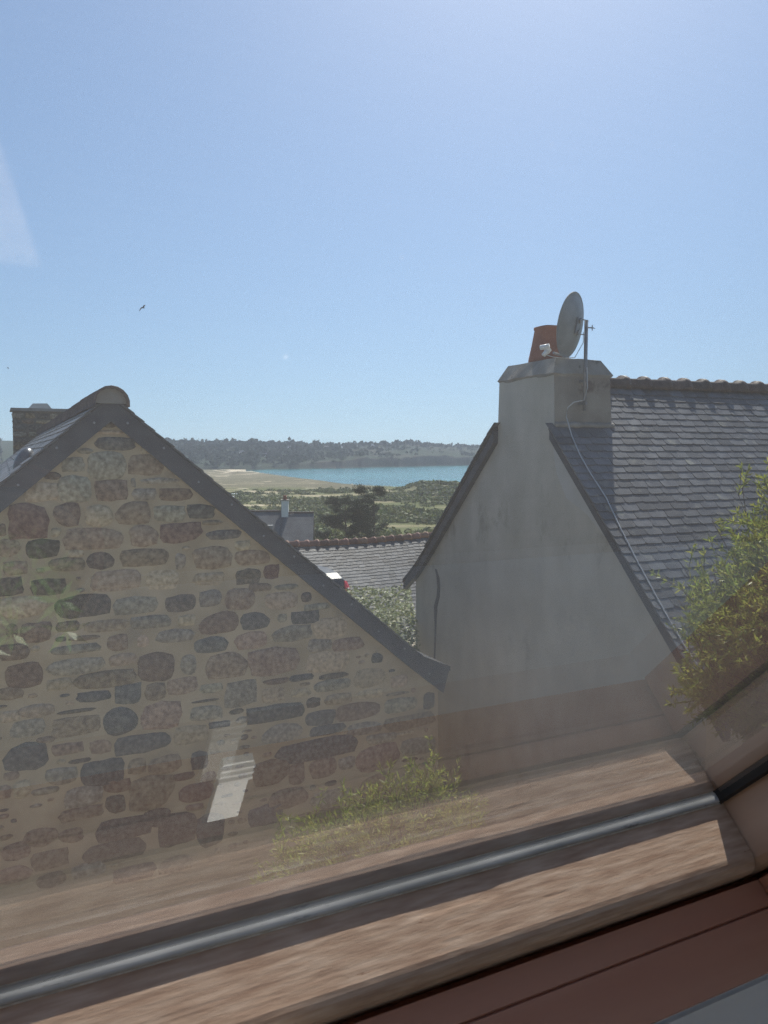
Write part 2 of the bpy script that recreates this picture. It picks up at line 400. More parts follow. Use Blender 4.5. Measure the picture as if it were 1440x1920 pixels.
# headland beyond the bay
pxs = np.concatenate([np.linspace(-2600, 230, 60, endpoint=False), np.linspace(230, 1010, 520), np.linspace(1010, 1700, 60)[1:]])
tt = np.concatenate([np.linspace(-.02, .08, 26), np.linspace(.085, 1.15, 90)])
PX, TT = np.meshgrid(pxs, tt, indexing='ij')
FD = far_D(PX) + 30 * fbm(PX / 34, PX * 0, 3, 91)
YY = FD + TT * 700; XX = YY * (PX - 720) / FPX
CZ = crest_z(PX, FD + 700)
cl = np.interp(PX, [300, 520, 600, 680, 760, 900, 1050], [2, 5, 10, 19, 23, 21, 14]) * (1 + .35 * fbm(PX / 22, TT * 0, 3, 17))
prof = -36.5 + (1.5 + cl) * smooth01(TT * 700 / (26 + 8 * fbm(PX / 30, PX * 0, 2, 12)))
shape = np.interp(PX, [300, 560, 700, 900], [.75, .8, .9, 1.0])
ZZ = prof + (CZ + 36 - cl) * np.clip(TT, 0, 1.2) ** shape * np.where(TT > 1, 1 - (TT - 1) * .6, 1)
ZZ = ZZ + 3.2 * fbm(XX / 60, YY / 60, 4, 61) * smooth01(TT * 8) * (1 - .6 * smooth01((TT - .8) * 5))
hc = np.zeros(XX.shape + (3,)) + np.array((.032, .048, .026))
hc = blend(hc, (.062, .060, .040), smooth01((fbm(XX / 120, YY / 60, 4, 71) + np.interp(PX, [500, 700], [-.45, .1])) / .3))
hc = blend(hc, (.075, .068, .062), smooth01((.055 - TT) / .02) * np.interp(PX, [520, 640], [.2, 1.0]) * (.6 + .4 * fbm(XX / 12, ZZ / 5, 3, 5)))
ii = np.arange(XX.size).reshape(XX.shape)
hq = np.stack([ii[:-1, :-1], ii[:-1, 1:], ii[1:, 1:], ii[1:, :-1]], -1).reshape(-1, 4)[:, ::-1]
hd = obj('hills', np.stack([XX, YY, ZZ], -1).reshape(-1, 3), hq, m_ground, None, True, 'structure')
cover_attr(hd.data, hc)
def hill_z(px, t):
    i = np.clip(np.searchsorted(pxs, px) - 1, 0, len(pxs) - 2); j = np.clip(np.searchsorted(tt, t) - 1, 0, len(tt) - 2)
    return XX[i, j], YY[i, j], ZZ[i, j]

# woodland on the headland, one far mass
n = 9500
hpx = rng.uniform(-160, 960, n); ht = rng.beta(1.1, 1.0, n) * 1.0 + .02
keep = rng.random(n) < np.where(ht > .86, .75, np.interp(hpx, [180, 500, 640, 800], [.95, .9, .3, .1]) * np.clip(.75 + fbm(hpx / 40, ht * 9, 3, 88), 0, 1)) 
hpx, ht = hpx[keep], ht[keep]
x0, y0, z0 = hill_z(hpx, ht)
x0 = x0 + rng.uniform(-8, 8, len(x0)); y0 = y0 + rng.uniform(-6, 6, len(y0))
sz = rng.gamma(4.0, 1.0, len(x0)) * np.where(ht > .86, 1.15, 1.0) + 1.2
K = 16
d = unit(rng.normal(size=(len(x0), K, 3))); d[..., 2] = np.abs(d[..., 2])
C = np.stack([x0, y0, z0 + sz * .35], -1)[:, None] + d * (sz[:, None, None] * np.array([1, 1, .95])) * rng.uniform(.5, 1.0, (len(x0), K, 1))
v, f = leaves(C.reshape(-1, 3), rng.normal(size=(len(x0) * K, 3)), rng.normal(size=(len(x0) * K, 3)), np.repeat(sz * .95, K), np.repeat(sz * .75, K), .1)
wd = obj('woodland', v, f, m_wood_far, None, False, 'stuff'); tagit(wd, 'dark trees covering the hills beyond the bay', 'woodland')

# scrub on the plain below the village, one far mass
n = 9500
sD = 150 + (rng.random(n) ** .75) * 600; spx = rng.uniform(230, 1050, n)
sy = sD; sx = sD * (spx - 720) / FPX
ok = (fbm(sx / 40, sy / 22, 4, 21) < .10 + .26 * (rng.random(n) - .5)) & ~((sy > 655) & (spx < 740)) & (near_D(spx) - sy > 70)
sx, sy, spx = sx[ok], sy[ok], spx[ok]
sz = land_z(sx, sy); ss = rng.gamma(3.0, .42, len(sx)) + .5
big = (spx > 790) & (spx < 905) & (sy > 560) & (rng.random(len(sx)) < .5); ss[big] = rng.uniform(3, 5, big.sum())
K = 30
d = unit(rng.normal(size=(len(sx), K, 3))); d[..., 2] = np.abs(d[..., 2])
C = np.stack([sx, sy, sz + ss * .1], -1)[:, None] + d * (ss[:, None, None] * np.array([1.5, 1.3, .72])) * rng.uniform(.55, 1.0, (len(sx), K, 1))
v, f = leaves(C.reshape(-1, 3), rng.normal(size=(len(sx) * K, 3)), d.reshape(-1, 3) + .5 * rng.normal(size=(len(sx) * K, 3)), np.repeat(ss * .62, K), np.repeat(ss * .45, K), .1)
scrub = obj('scrub', v, f, m_scrub, None, False, 'stuff'); tagit(scrub, 'low green bushes covering the coastal plain before the bay', 'scrub')

# bathers on the two beaches, a far crowd
mb = MB(); cols = []
def bather(x, y, z, h, a):
    pr = [(.10, 0), (.13, .45), (.17, .8), (.21, 1.35), (.08, 1.48), (.11, 1.6), (.08, 1.74)]
    mb.lathe([(r_ * h, q * h) for r_, q in pr], (x, y, z), 6)
for k in range(150):
    if k < 105:
        q = random.uniform(432, 540); Y_ = near_D(q) - random.uniform(2, 40) * np.interp(q, [432, 500, 540], [2.6, 1, .4])
    else:
        q = random.uniform(655, 745); Y_ = near_D(q) - random.uniform(2, 30)
    X_ = Y_ * (q - 720) / FPX
    bather(X_, Y_, float(land_z(np.array([X_]), np.array([Y_]))[0]), random.uniform(.8, 1.05), 0)
m_bath = mat('bathers', (.10, .08, .07), (.5, .42, .36), scale=.2, rough=.8, var=.6, hue=.1, island=True)
o = mb.obj('crowd', m_bath, None, True, 'stuff'); tagit(o, 'tiny bathers scattered along the sandy beaches', 'crowd')

# ------------------------------------------------------------------ roofs: slates laid one by one
def slate_mesh(m, w, top, exp, th, seed):
    r_ = random.Random(seed)
    j = lambda a: r_.uniform(-a, a)
    x0, x1 = -w / 2 + .003, w / 2 - .003
    b = [(x0, -top, 0), (x1, -top, 0), (x1 + j(.002), exp - .02 + j(.006), 0), (x1 - .008 - abs(j(.02)), exp + j(.003), 0),
         (x0 + .008 + abs(j(.012)), exp + j(.004), 0), (x0 + j(.002), exp - .016 + j(.006), 0)]
    t = [(p[0], p[1], th) for p in b]
    n = 6
    f = [tuple(range(n, 2 * n))] + [(i, (i + 1) % n, n + (i + 1) % n, n + i) for i in range(1, n)]
    return mkmesh('slate', b + t, [tuple(q) for q in f], m)

def lay_slates(root, roof, origin, along, down, length, rows, exp, w, m, limit, start=0.0, th=.008, lift=.006, zbase=0.0, skip=None, margin=0):
    """origin on the ridge line; along and down are unit vectors in the root's own frame. The `limit` slates that show largest are
    objects; the rest is one joined part."""
    along = Vector(along).normalized(); down = Vector(down).normalized(); nor = along.cross(down)
    if nor.z < 0: nor = -nor
    tilt = math.asin(min(.9, th * 2.2 / (exp * 2)))
    d2 = (down * math.cos(tilt) + nor * math.sin(tilt)).normalized(); n2 = along.cross(d2); n2 = n2 if n2.z > 0 else -n2
    variants = [slate_mesh(m, w, exp * 1.25, exp, th, 100 + k) for k in range(9)]
    flip = along.cross(d2).dot(n2) < 0
    items = []
    MW = root_matrix(root)
    for i in range(rows):
        off = (i % 2) * .5 * w + random.uniform(-.03, .03)
        x = start - off if False else start; first = True
        while x < start + length:
            ww = w * random.choice((1, 1, 1, .92, 1.05, .86)) * ((.55 if i % 2 else 1) if first else 1); first = False
            cx = x + ww / 2
            if cx > start and not (skip and skip(cx, i * exp)):
                jit = random.uniform(-.005, .005)
                c = Vector(origin) + along * cx + down * ((i + 1.2) * exp + jit) + nor * (lift + random.uniform(0, .003))
                a = random.gauss(0, .009)
                if random.random() < .06: a += random.choice((-1, 1)) * .035
                ax = along * math.cos(a) + d2 * math.sin(a); dx = d2 * math.cos(a) - along * math.sin(a)
                sgn = -1 if flip else 1
                M = basis(ax * sgn * (ww / w), dx, n2, c)
                P = MW @ c
                items.append((P, M, variants[random.randrange(9)]))
            x += ww
    P = np.array([tuple(i[0]) for i in items])
    px, py, dp = to_px(P)
    inview = (px > -20 - margin) & (px < 1460) & (py > 0) & (py < 1700) & (dp > 0)
    order = np.argsort(np.where(inview, dp, 1e9))
    chosen = set(int(k) for k in order[:limit] if inview[k])
    V = []; F = []; o_ = 0
    for k, (p_, M, me) in enumerate(items):
        if k in chosen:
            link('slate', me, roof, M)
        else:
            vs = [M @ v.co for v in me.vertices]
            V += [tuple(v) for v in vs]; F += [[i + o_ for i in q.vertices] for q in me.polygons]; o_ += len(vs)
    if V:
        obj('slates', V, F, m, roof, False, 'stuff')

def root_matrix(o):
    return Matrix.Translation(o.location) @ o.rotation_euler.to_matrix().to_4x4()

def half_tile(m, r, L, th=.02, collar=0.0, n=10, tip=0.0, drop=0.0):
    """half-round ridge tile lying along +y, open below"""
    V = []; F = []
    secs = [(0, r), (L, r)] if not collar else [(0, r * .96), (L - .075, r), (L - .07, r + collar), (L - .02, r + collar), (L, r + collar * .8)]
    for (y, rr) in secs:
        for q, r2 in ((0, rr), (1, rr - th)):
            for j in range(n + 1):
                a_ = math.pi * (-.06 + 1.12 * j / n)
                V.append((r2 * math.cos(a_), y, r2 * math.sin(a_)))
    S = 2 * (n + 1)
    for i in range(len(secs) - 1):
        for j in range(n):
            F.append((i * S + j, (i + 1) * S + j, (i + 1) * S + j + 1, i * S + j + 1))
            F.append((i * S + n + 1 + j, i * S + n + 2 + j, (i + 1) * S + n + 2 + j, (i + 1) * S + n + 1 + j))
        for e in (0, n):
            F.append((i * S + e, i * S + n + 1 + e, (i + 1) * S + n + 1 + e, (i + 1) * S + e))
    for i in (0, len(secs) - 1):
        for j in range(n):
            F.append((i * S + j, i * S + j + 1, i * S + n + 2 + j, i * S + n + 1 + j))
    if tip:                                      # pointed lugs that hang from the collar down both slopes
        for sgn in (-1, 1):
            y0, y1 = L - .075, L - .015; rr = r + collar; a0 = .24 if drop else -.1
            bx, bz = sgn * rr * math.cos(a0), rr * math.sin(a0)
            o = len(V); e = (sgn * .72, -.69)
            V += [(bx - e[0] * .03, y0, bz - e[1] * .03), (bx - e[0] * .03, y1, bz - e[1] * .03), (bx + e[0] * tip, (y0 + y1) / 2, bz + e[1] * tip + .004), (bx - e[0] * .03, y0, bz - e[1] * .03 - .03), (bx - e[0] * .03, y1, bz - e[1] * .03 - .03)]
            F += [(o, o + 1, o + 2), (o + 3, o + 2, o + 4), (o, o + 2, o + 3), (o + 1, o + 4, o + 2)]
    V = [(x, y, z - drop) for x, y, z in V]
    return mkmesh('ridge_tile', V, F, m, True)

# ------------------------------------------------------------------ stone house
YAW = R(26.2)
E1 = Vector((math.cos(YAW), math.sin(YAW), 0)); N1 = Vector((math.sin(YAW), -math.cos(YAW), 0))
LB = -5.0
LH = empty('stone_house', (-2.432, 6.892, LB), E1)
tagit(LH, 'stone house with pale mortar joints and a dark verge board up its gable', 'house')
LK = .863                                       # roof pitch, rise over run
LAPEX = .274
def lz(u, z0): return z0 - LK * abs(u) - LB
HW, LEN = 3.38, 13.6
def penta(u, top, base=-1.2): return [(-u, base), (u, base), (u, lz(u, top)), (0, lz(0, top)), (-u, lz(u, top))]
P2 = penta(HW, LAPEX + .06)
wall = MB().hexa([(a, 0, b) for a, b in P2], [(a, LEN, b) for a, b in P2]).obj('wall', m_mortar, LH)
STONES = (
    '-7,243,112,50,d;4,178,217,33,t;35,75,311,111,b;-217,11,128,49,g;-319,-107,177,122,g;-39,-120,302,228,g;306,-112,302,177,r;-485,-203,130,67,d;'
    '282,13,61,56,t;-313,-321,260,211,g;-576,-340,245,148,t;-5,-339,264,174,n;180,-275,43,73,g;420,-262,320,57,g;277,-384,205,102,g;558,-391,284,115,m;'
    '-684,-588,291,268,m;-380,-546,208,184,n;-117,-561,222,174,t;173,-551,285,191,r;501,-566,261,144,g;786,-557,241,125,b;894,-665,178,44,n;'
    '-893,-656,53,99,n;-158,-762,469,174,r;268,-762,234,179,r;611,-747,358,168,m;-845,-811,173,140,r;-585,-832,259,156,d;-475,-695,87,75,t;'
    '-317,-892,128,69,t;-111,-966,223,154,d;266,-961,399,143,n;591,-1018,100,139,g;-803,-990,180,114,r;-396,-980,278,117,n;10,-1155,401,170,t;'
    '421,-1178,281,167,t;848,-1202,282,112,t;-552,-1168,261,137,d;-856,-1145,203,147,d;-754,-1335,364,176,t;-279,-1364,439,189,d;173,-1397,369,151,g;'
    '580,-1418,259,155,d;-851,-1523,90,115,n;-664,-1563,234,164,n;-406,-1534,191,86,n;-81,-1559,358,102,r;308,-1562,320,116,g;635,-1579,160,97,t;'
    '-466,-1643,88,42,d;-274,-1653,246,48,n;9,-1726,175,136,n;234,-1737,104,109,t;524,-1716,330,118,g;-840,-1717,223,136,n;-348,-1746,385,81,g;'
    '1002,-787,313,89,b;1188,-904,156,90,t;889,-998,336,204,r;1278,-1022,315,142,r;1235,-1205,240,136,d;1470,-1175,152,138,m;1358,-1320,216,84,n;'
    '1629,-1341,233,56,g;1836,-1461,109,95,d;1950,-1570,262,65,g;1566,-1476,318,164,t;1149,-1422,284,191,r;864,-1389,204,146,g;946,-1635,359,189,m;'
    '1298,-1650,277,162,b;1578,-1649,101,86,g;1823,-1669,278,122,b;1679,-1816,382,151,g;2091,-1810,339,203,t;1258,-1841,308,157,r;865,-1838,303,141,b;'
    '2287,-1993,336,129,r;1977,-1968,244,123,g;1014,-2056,382,237,n;1501,-2078,481,254,r;2068,-2151,442,204,t;2630,-2179,131,100,b;1778,-2281,239,65,b;'
    '2129,-2311,300,59,d;1509,-2287,251,60,m;2542,-2385,358,190,t;2896,-2472,203,123,t;2118,-2404,373,110,g;1478,-2419,221,142,r;1142,-2358,296,241,g;'
    '858,-2269,223,87,g;1772,-2441,199,85,t;1902,-2557,146,101,d;2180,-2558,292,110,r;2546,-2562,304,88,t;2874,-2604,270,37,g;2919,-2732,374,148,g;'
    '3265,-2741,136,180,b;793,-2382,249,25,d;1505,-2605,532,152,b;2412,-2727,483,172,n;1986,-2735,307,149,b;3022,-2940,586,145,n;1099,-2532,138,59,d;'
    '809,-2503,294,131,g;1157,-2627,134,67,g;933,-2636,199,63,b;2498,-2925,386,129,g;2064,-2871,372,102,b;1571,-2820,401,172,g;2965,-3059,206,41,t;'
    '2684,-3068,333,94,g;1949,-3059,818,206,b;3127,-3232,407,181,g;2640,-3275,469,254,r;3024,-3365,184,42,d;2271,-3265,183,128,g;2009,-3267,281,198,n;'
    '1715,-3280,160,204,n;1450,-3211,368,249,n;2091,-3451,125,56,d;729,-2956,160,165,b;816,-3138,144,101,m;1623,-3516,376,195,n;2111,-3616,440,180,g;'
    '2629,-3556,399,185,n;3036,-3594,347,168,g;3153,-3807,375,170,n;2651,-3767,445,165,r;1965,-3805,495,179,n;1386,-3641,328,192,b;2452,-3931,436,164,n;'
    '3037,-3995,441,191,g;-351,-1904,441,138,g;50,-1884,232,102,t;351,-1991,302,246,m;643,-2011,142,180,g;-762,-1931,279,204,m;-108,-2049,486,144,n;'
    '-487,-2047,195,99,t;-206,-2196,278,95,b;89,-2217,218,176,b;332,-2226,174,162,n;586,-2209,262,147,r;-356,-2308,288,36,d;20,-2457,295,241,b;'
    '386,-2463,338,249,r;-359,-2446,369,162,n;-749,-2400,267,150,g;-618,-2528,136,58,n;211,-2702,462,162,b;664,-2689,303,165,t;-432,-2641,242,101,n;'
    '-159,-2669,182,129,r;-778,-2650,336,230,b;-339,-2769,178,41,d;-494,-2749,70,52,t;-146,-2913,343,216,b;-498,-2879,251,140,g;151,-2909,155,139,n;'
    '409,-2939,288,158,n;-895,-2803,119,73,n;-816,-2939,140,151,t;-962,-2934,117,118,n;580,-3090,192,77,m;-26,-3065,233,118,m;-318,-3104,307,182,g;'
    '281,-3191,363,309,n;-632,-2991,208,65,g;-46,-3235,168,155,d;695,-3274,320,169,m;-345,-3256,343,109,n;316,-3441,241,169,d;26,-3477,471,187,d;'
    '511,-3592,342,281,d;675,-3412,163,64,r;-674,-3406,272,156,n;-433,-3445,189,125,n;-58,-3675,514,170,d;826,-3667,260,304,b;-615,-3625,290,157,n;'
    '-883,-3488,223,154,n;-292,-3796,272,134,g;110,-3931,351,138,n;-904,-3693,279,145,r;487,-3936,301,159,n;-607,-3818,232,132,n;-688,-2258,282,111,t;'
    '-877,-2072,206,109,n;-891,-2274,137,94,t'
)

def stone_shape(w, h, seed):
    r_ = random.Random(seed); n = 16
    ex = r_.choice((4.5, 6.5, 9.0, 14.0)) if h > .07 else r_.choice((2.6, 4.0))
    q4 = [(r_.uniform(-.22, .06), r_.uniform(-.26, .08)) for _ in range(4)]     # pulled corners
    if r_.random() < .25: q4[r_.randrange(4)] = (-.38, -.30)
    out = []
    for j in range(n):
        a = 2 * math.pi * j / n
        c, s = math.cos(a), math.sin(a)
        q = (abs(c) ** ex + abs(s) ** ex) ** (-1 / ex) * (1 + r_.uniform(-.065, .055))
        x, z = q * c, q * s
        k_ = (0 if x < 0 else 1) + (0 if z < 0 else 2)
        wgt = min(1, abs(x)) * min(1, abs(z))
        x *= 1 + q4[k_][0] * wgt; z *= 1 + q4[k_][1] * wgt
        out.append((x * w / 2, z * h / 2))
    proud = r_.uniform(.005, .013); ins = min(.014, .15 * min(w, h))
    ring0 = [(x, .004, z) for x, z in out]
    ring2 = [(x * (1 - 2 * ins / w), -proud - r_.uniform(-.002, .004), z * (1 - 2 * ins / h)) for x, z in out]
    V = ring0 + ring2 + [(r_.uniform(-.15, .15) * w, -proud - r_.uniform(-.002, .007), r_.uniform(-.15, .15) * h)]
    F = []
    for j in range(n):
        k = (j + 1) % n
        F += [(j, k, n + k, n + j), (n + j, n + k, 2 * n)]
    return V, F
def put_stone(u, z, w, h, code, parent, d0=0.0, seed=0):
    V, F = stone_shape(w, h, seed)
    me = mkmesh('stone', V, F, STONE[code])
    me.polygons.foreach_set('use_smooth', [len(p_.vertices) == 3 for p_ in me.polygons])
    link('stone', me, parent, Matrix.Translation((u, d0, z - LB)))
k = 0
for s_ in ''.join(STONES).split(';'):
    u, z, w, h, c = s_.split(',')
    k += 1
    put_stone(int(u) / 1000, int(z) / 1000, int(w) / 1000 * 1.13, int(h) / 1000 * 1.17, c, wall, 0, k)
# small pinning stones in the wider joints
laid = [[int(q) / 1000 for q in s_.split(',')[:4]] for s_ in ''.join(STONES).split(';')]
extra = 0
for _ in range(6000):
    if extra >= 70: break
    u, z = random.uniform(-1.05, 3.25), random.uniform(-3.9, .1); w = random.uniform(.05, .13); h = random.uniform(.028, .065)
    if z + h > LAPEX - LK * (abs(u) + w / 2) - .03: continue
    if any(abs(u - p_[0]) < (w + p_[2] * 1.13) / 2 + .008 and abs(z - p_[1]) < (h + p_[3] * 1.17) / 2 + .008 for p_ in laid): continue
    laid.append([u, z, w, h]); extra += 1
    put_stone(u, z, w, h, random.choice('gbnntr'), wall, 0, 9000 + extra)
# the part of the gable outside the window's view, laid in rough courses
V9 = []; F9 = []
z = -.95
while z > -4.3:
    h = random.uniform(.13, .2); u = -HW + .05
    while u < -1.14:
        w = random.uniform(.15, .38)
        if z + h / 2 < LAPEX - LK * abs(u) - .05 and u + w < -1.1:
            V, F = stone_shape(w, h, int((u + 9) * 977 + z * 313)); o9 = len(V9)
            V9 += [(a + u + w / 2, b, c + z - LB) for a, b, c in V]; F9 += [[i + o9 for i in f] for f in F]
        u += w + random.uniform(.04, .07)
    z -= h + .055
obj('stones', V9, F9, STONE['n'], wall, False, 'stuff')
# dark verge boards on the gable, with nail heads
BT = .212
for sg in (-1, 1):
    pts_t = [(0, LAPEX + BT), (3.10, LAPEX + BT - LK * 3.10), (3.50, LAPEX + BT - LK * 3.10 - .19)]
    pts_b = [(0, LAPEX), (3.05, LAPEX - LK * 3.05), (3.42, LAPEX - LK * 3.42 + .02)]
    mb = MB()
    for i in range(2):
        a, b, c, d = pts_b[i], pts_b[i + 1], pts_t[i + 1], pts_t[i]
        y0 = -.050 if sg > 0 else -.047
        q = [(sg * p_[0], p_[1] - LB) for p_ in (a, b, c, d)]
        mb.hexa([(x, y0, z) for x, z in q], [(x, .01, z) for x, z in q])
    vb = mb.obj('verge_board', m_verge, LH)
    for i in range(11):
        uu = .14 + i * .31
        zz = LAPEX + BT * (.72 if i % 2 else .5) - LK * uu
        t_ = MB().lathe([(.012, 0), (.012, .003), (.007, .006)], n=8)
        link('nail', mkmesh('nail', t_.v, t_.f, m_nail), vb, basis(Vector((1, 0, 0)), Vector((0, 0, 1)), Vector((0, -1, 0)), Vector((sg * uu, -.052 if sg > 0 else -.049, zz - LB))))
# roof slab and slates
RT = LAPEX + BT + .002
mb = MB()
for sg in (-1, 1):
    a = [(0, RT), (3.10, RT - LK * 3.10), (3.52, RT - LK * 3.10 - .19)]
    for i in range(2):
        q = [(sg * a[i][0], a[i][1] - LB), (sg * a[i + 1][0], a[i + 1][1] - LB), (sg * a[i + 1][0], a[i + 1][1] - .05 - LB), (sg * a[i][0], a[i][1] - .05 - LB)]
        mb.hexa([(x, -.03, z) for x, z in q], [(x, LEN + .05, z) for x, z in q])
lroof = mb.obj('roof', m_under, LH)
ang = math.atan(LK)
lay_slates(LH, lroof, (0, -.065, RT - LB + .004), (0, 1, 0), (-math.cos(ang), 0, -math.sin(ang)), LEN, 36, .115, .20, m_slate, 240)
lay_slates(LH, lroof, (0, -.065, RT - LB + .004), (0, 1, 0), (math.cos(ang), 0, -math.sin(ang)), LEN, 36, .115, .20, m_slate, 0)
tl = half_tile(m_ridge_dark, .155, .43, .022)
for i in range(32):
    o = link('ridge_tile', tl, lroof, Matrix.Translation((random.uniform(-.004, .004), -.12 + i * .425, RT - .055 - LB + random.uniform(-.006, .006))) @ Matrix.Rotation(R(random.uniform(-1, 1)), 4, 'Z'))
prof = [(.132 * math.cos(math.pi * j / 10), .132 * math.sin(math.pi * j / 10)) for j in range(11)]
MB().hexa([(x, -.075, z + RT - .06 - LB) for x, z in prof], [(x, .05, z + RT - .06 - LB) for x, z in prof]).obj('ridge_mortar', m_cement, LH)
# chimney at the far gable
ch = MB(); CT = .97 - LB
ch.hexa([(-.66, 12.9, 4.3), (.66, 12.9, 4.3), (.66, 13.6, 4.3), (-.66, 13.6, 4.3)], [(-.64, 12.9, CT), (.64, 12.9, CT), (.64, 13.55, CT), (-.64, 13.55, CT)])
chim = ch.obj('chimney', mat('chimney_mortar', (.16, .14, .115), (.22, .19, .155), scale=4, rough=.95, bump=.004), LH)
z = .93
while z > -.35:
    h = random.uniform(.09, .15); u = -.66
    while u < .62:
        w = min(random.uniform(.16, .34), .67 - u)
        if w > .08:
            V, F = stone_shape(w, h, int(u * 991 + z * 379) + 5000)
            V = [(a, b * 2.0, c) for a, b, c in V]
            link('stone', mkmesh('stone', V, F, STONE[random.choice('gbdnrn')]), chim, Matrix.Translation((u + w / 2, 12.895, z - h / 2 - LB)))
        u += w + .025
    z -= h + .025
MB().hexa([(-.70, 12.84, CT), (.70, 12.84, CT), (.70, 13.6, CT), (-.70, 13.6, CT)], [(-.68, 12.86, CT + .07), (.68, 12.86, CT + .07), (.68, 13.58, CT + .07), (-.68, 13.58, CT + .07)]).obj('chimney_cap', m_cement, chim)
MB().hexa([(-.30, 13.0, CT + .07), (.22, 13.0, CT + .07), (.22, 13.45, CT + .07), (-.30, 13.45, CT + .07)],
          [(-.20, 13.05, CT + .19), (.12, 13.05, CT + .20), (.12, 13.4, CT + .20), (-.20, 13.4, CT + .19)]).obj('flue_slab', m_patch, chim)
# domed roof vent on the slope that falls away to the side
uv_, dv_ = -.68, .80
zb = RT + LK * uv_ - LB
nv = Vector((-math.sin(ang), 0, math.cos(ang))); dn = Vector((-math.cos(ang), 0, -math.sin(ang))); al = Vector((0, 1, 0))
V = []; F = []; n1, n2 = 14, 7
for i in range(n2 + 1):
    ph = math.pi / 2 * i / n2
    for j in range(n1):
        th_ = 2 * math.pi * j / n1
        x, y, h = .115 * math.cos(ph) * math.cos(th_), .10 * math.cos(ph) * math.sin(th_), .115 * math.sin(ph)
        if x > 0: x *= 1.25
        V.append(Vector((uv_, dv_, zb)) + dn * x + al * y + Vector((0, 0, 1)) * h * .8 + nv * h * .35)
for i in range(n2):
    for j in range(n1):
        F.append((i * n1 + j, i * n1 + (j + 1) % n1, (i + 1) * n1 + (j + 1) % n1, (i + 1) * n1 + j))
obj('roof_vent', V, F, mat('lead_vent', (.10, .11, .125), (.15, .16, .17), rough=.35, metal=.5), lroof, True)
V = [Vector((uv_, dv_, zb)) + dn * a + al * b + nv * h for h in (.008, .014) for a, b in ((-.17, -.16), (.2, -.16), (.2, .16), (-.17, .16))]
obj('vent_flashing', V, [(0, 1, 2, 3), (4, 7, 6, 5), (0, 4, 5, 1), (1, 5, 6, 2), (2, 6, 7, 3), (3, 7, 4, 0)], m_galv, lroof)

# ------------------------------------------------------------------ rendered house with the satellite dish
G_ = R(66)
GV = Vector((math.cos(G_), -math.sin(G_), 0)); RDV = Vector((math.sin(G_), math.cos(G_), 0))
RB = -5.0
RH = empty('rendered_house', (.498, 11.879, RB), GV)
tagit(RH, 'grey rendered house with slate roof and tapering gable chimney', 'house')
UA, ZA, K1, K2 = 2.92, .76, .935, 1.03
UN = UA + (ZA + 2.16) / K2
def rw(u, z): return (u, z - RB)
LR = 8.0
g2 = [rw(0, -7), rw(UN, -7), rw(UN, -2.16 + .02), rw(UA, ZA + .02), rw(0, ZA - K1 * UA + .02)]
rwall = MB().hexa([(a, 0, b) for a, b in g2], [(a, LR, b) for a, b in g2]).obj('wall', m_render, RH)
# paler cement band along the near rake and a filled crack by the far corner
band = [(3.50, .10), (3.62, -.03), (3.80, -.22), (4.0, -.42), (4.2, -.62), (4.4, -.84)]
low = [(3.47, .02), (3.54, -.24), (3.72, -.50), (3.86, -.56), (4.08, -.66), (4.36, -.86)]
mb = MB()
for i in range(5):
    q = [low[i], low[i + 1], band[i + 1], band[i]]
    mb.hexa([(a, -.004, b - RB) for a, b in q], [(a, .002, b - RB) for a, b in q])
mb.obj('cement_patch', m_patch, RH)
cr_ = [(.66, -1.72, .05), (.73, -1.84, .09), (.755, -1.98, .085), (.735, -2.12, .09), (.66, -2.28, .10), (.655, -2.42, .085), (.66, -2.6, .05), (.645, -2.9, .045), (.62, -3.3, .035)]
mb = MB()
for i in range(len(cr_) - 1):
    (a, b, w), (a2, b2, w2) = cr_[i], cr_[i + 1]
    mb.hexa([(a - w / 2, -.004, b - RB), (a + w / 2, -.004, b - RB), (a2 + w2 / 2, -.004, b2 - RB), (a2 - w2 / 2, -.004, b2 - RB)],
            [(a - w / 2, .002, b - RB), (a + w / 2, .002, b - RB), (a2 + w2 / 2, .002, b2 - RB), (a2 - w2 / 2, .002, b2 - RB)])
mb.obj('filled_crack', m_crack, RH)
CH0, CH1, CHD = 2.337, 3.463, .78
# verge boards: the far one kicks out at the eaves, the near one runs down towards us
RTZ = ZA + .075
def far_roof(t):                                 # polyline of the far slope seen from the gable
    return [(CH0 - .02, RTZ - K1 * (UA - CH0 + .02)), (.55, RTZ - K1 * (UA - .55)), (.12, RTZ - K1 * (UA - .12) + .03), (-.30, RTZ - K1 * (UA - .12) - .27)][t]
mb = MB()
for i in range(3):
    a, b = far_roof(i), far_roof(i + 1)
    h = .15
    q = [(a[0], a[1] - h), (b[0], b[1] - h + (.03 if i == 2 else 0)), b, a]
    mb.hexa([(x, -.075, z - RB) for x, z in q], [(x, .01, z - RB) for x, z in q])
mb.obj('verge_board', m_verge, RH)
nr_ = [(CH1 + .02, RTZ - K2 * (CH1 + .02 - UA)), (UN + .25, RTZ - K2 * (UN + .25 - UA))]
q = [(nr_[0][0], nr_[0][1] - .11), (nr_[1][0], nr_[1][1] - .11), nr_[1], nr_[0]]
MB().hexa([(x, -.072, z - RB) for x, z in q], [(x, .012, z - RB) for x, z in q]).obj('verge_board', m_verge, RH)
mb = MB()
for i in range(3):
    a, b = far_roof(i), far_roof(i + 1)
    q = [(a[0], a[1]), (b[0], b[1]), (b[0], b[1] + .04), (a[0], a[1] + .04)]
    mb.hexa([(x, -.09, z - RB) for x, z in q], [(x, LR, z - RB) for x, z in q])
q = [(CH0 - .02, RTZ - K1 * (UA - CH0 + .02)), (UA, RTZ), (UA, RTZ + .04), (CH0 - .02, RTZ - K1 * (UA - CH0 + .02) + .04)]
mb.hexa([(x, .2, z - RB) for x, z in q], [(x, LR, z - RB) for x, z in q])
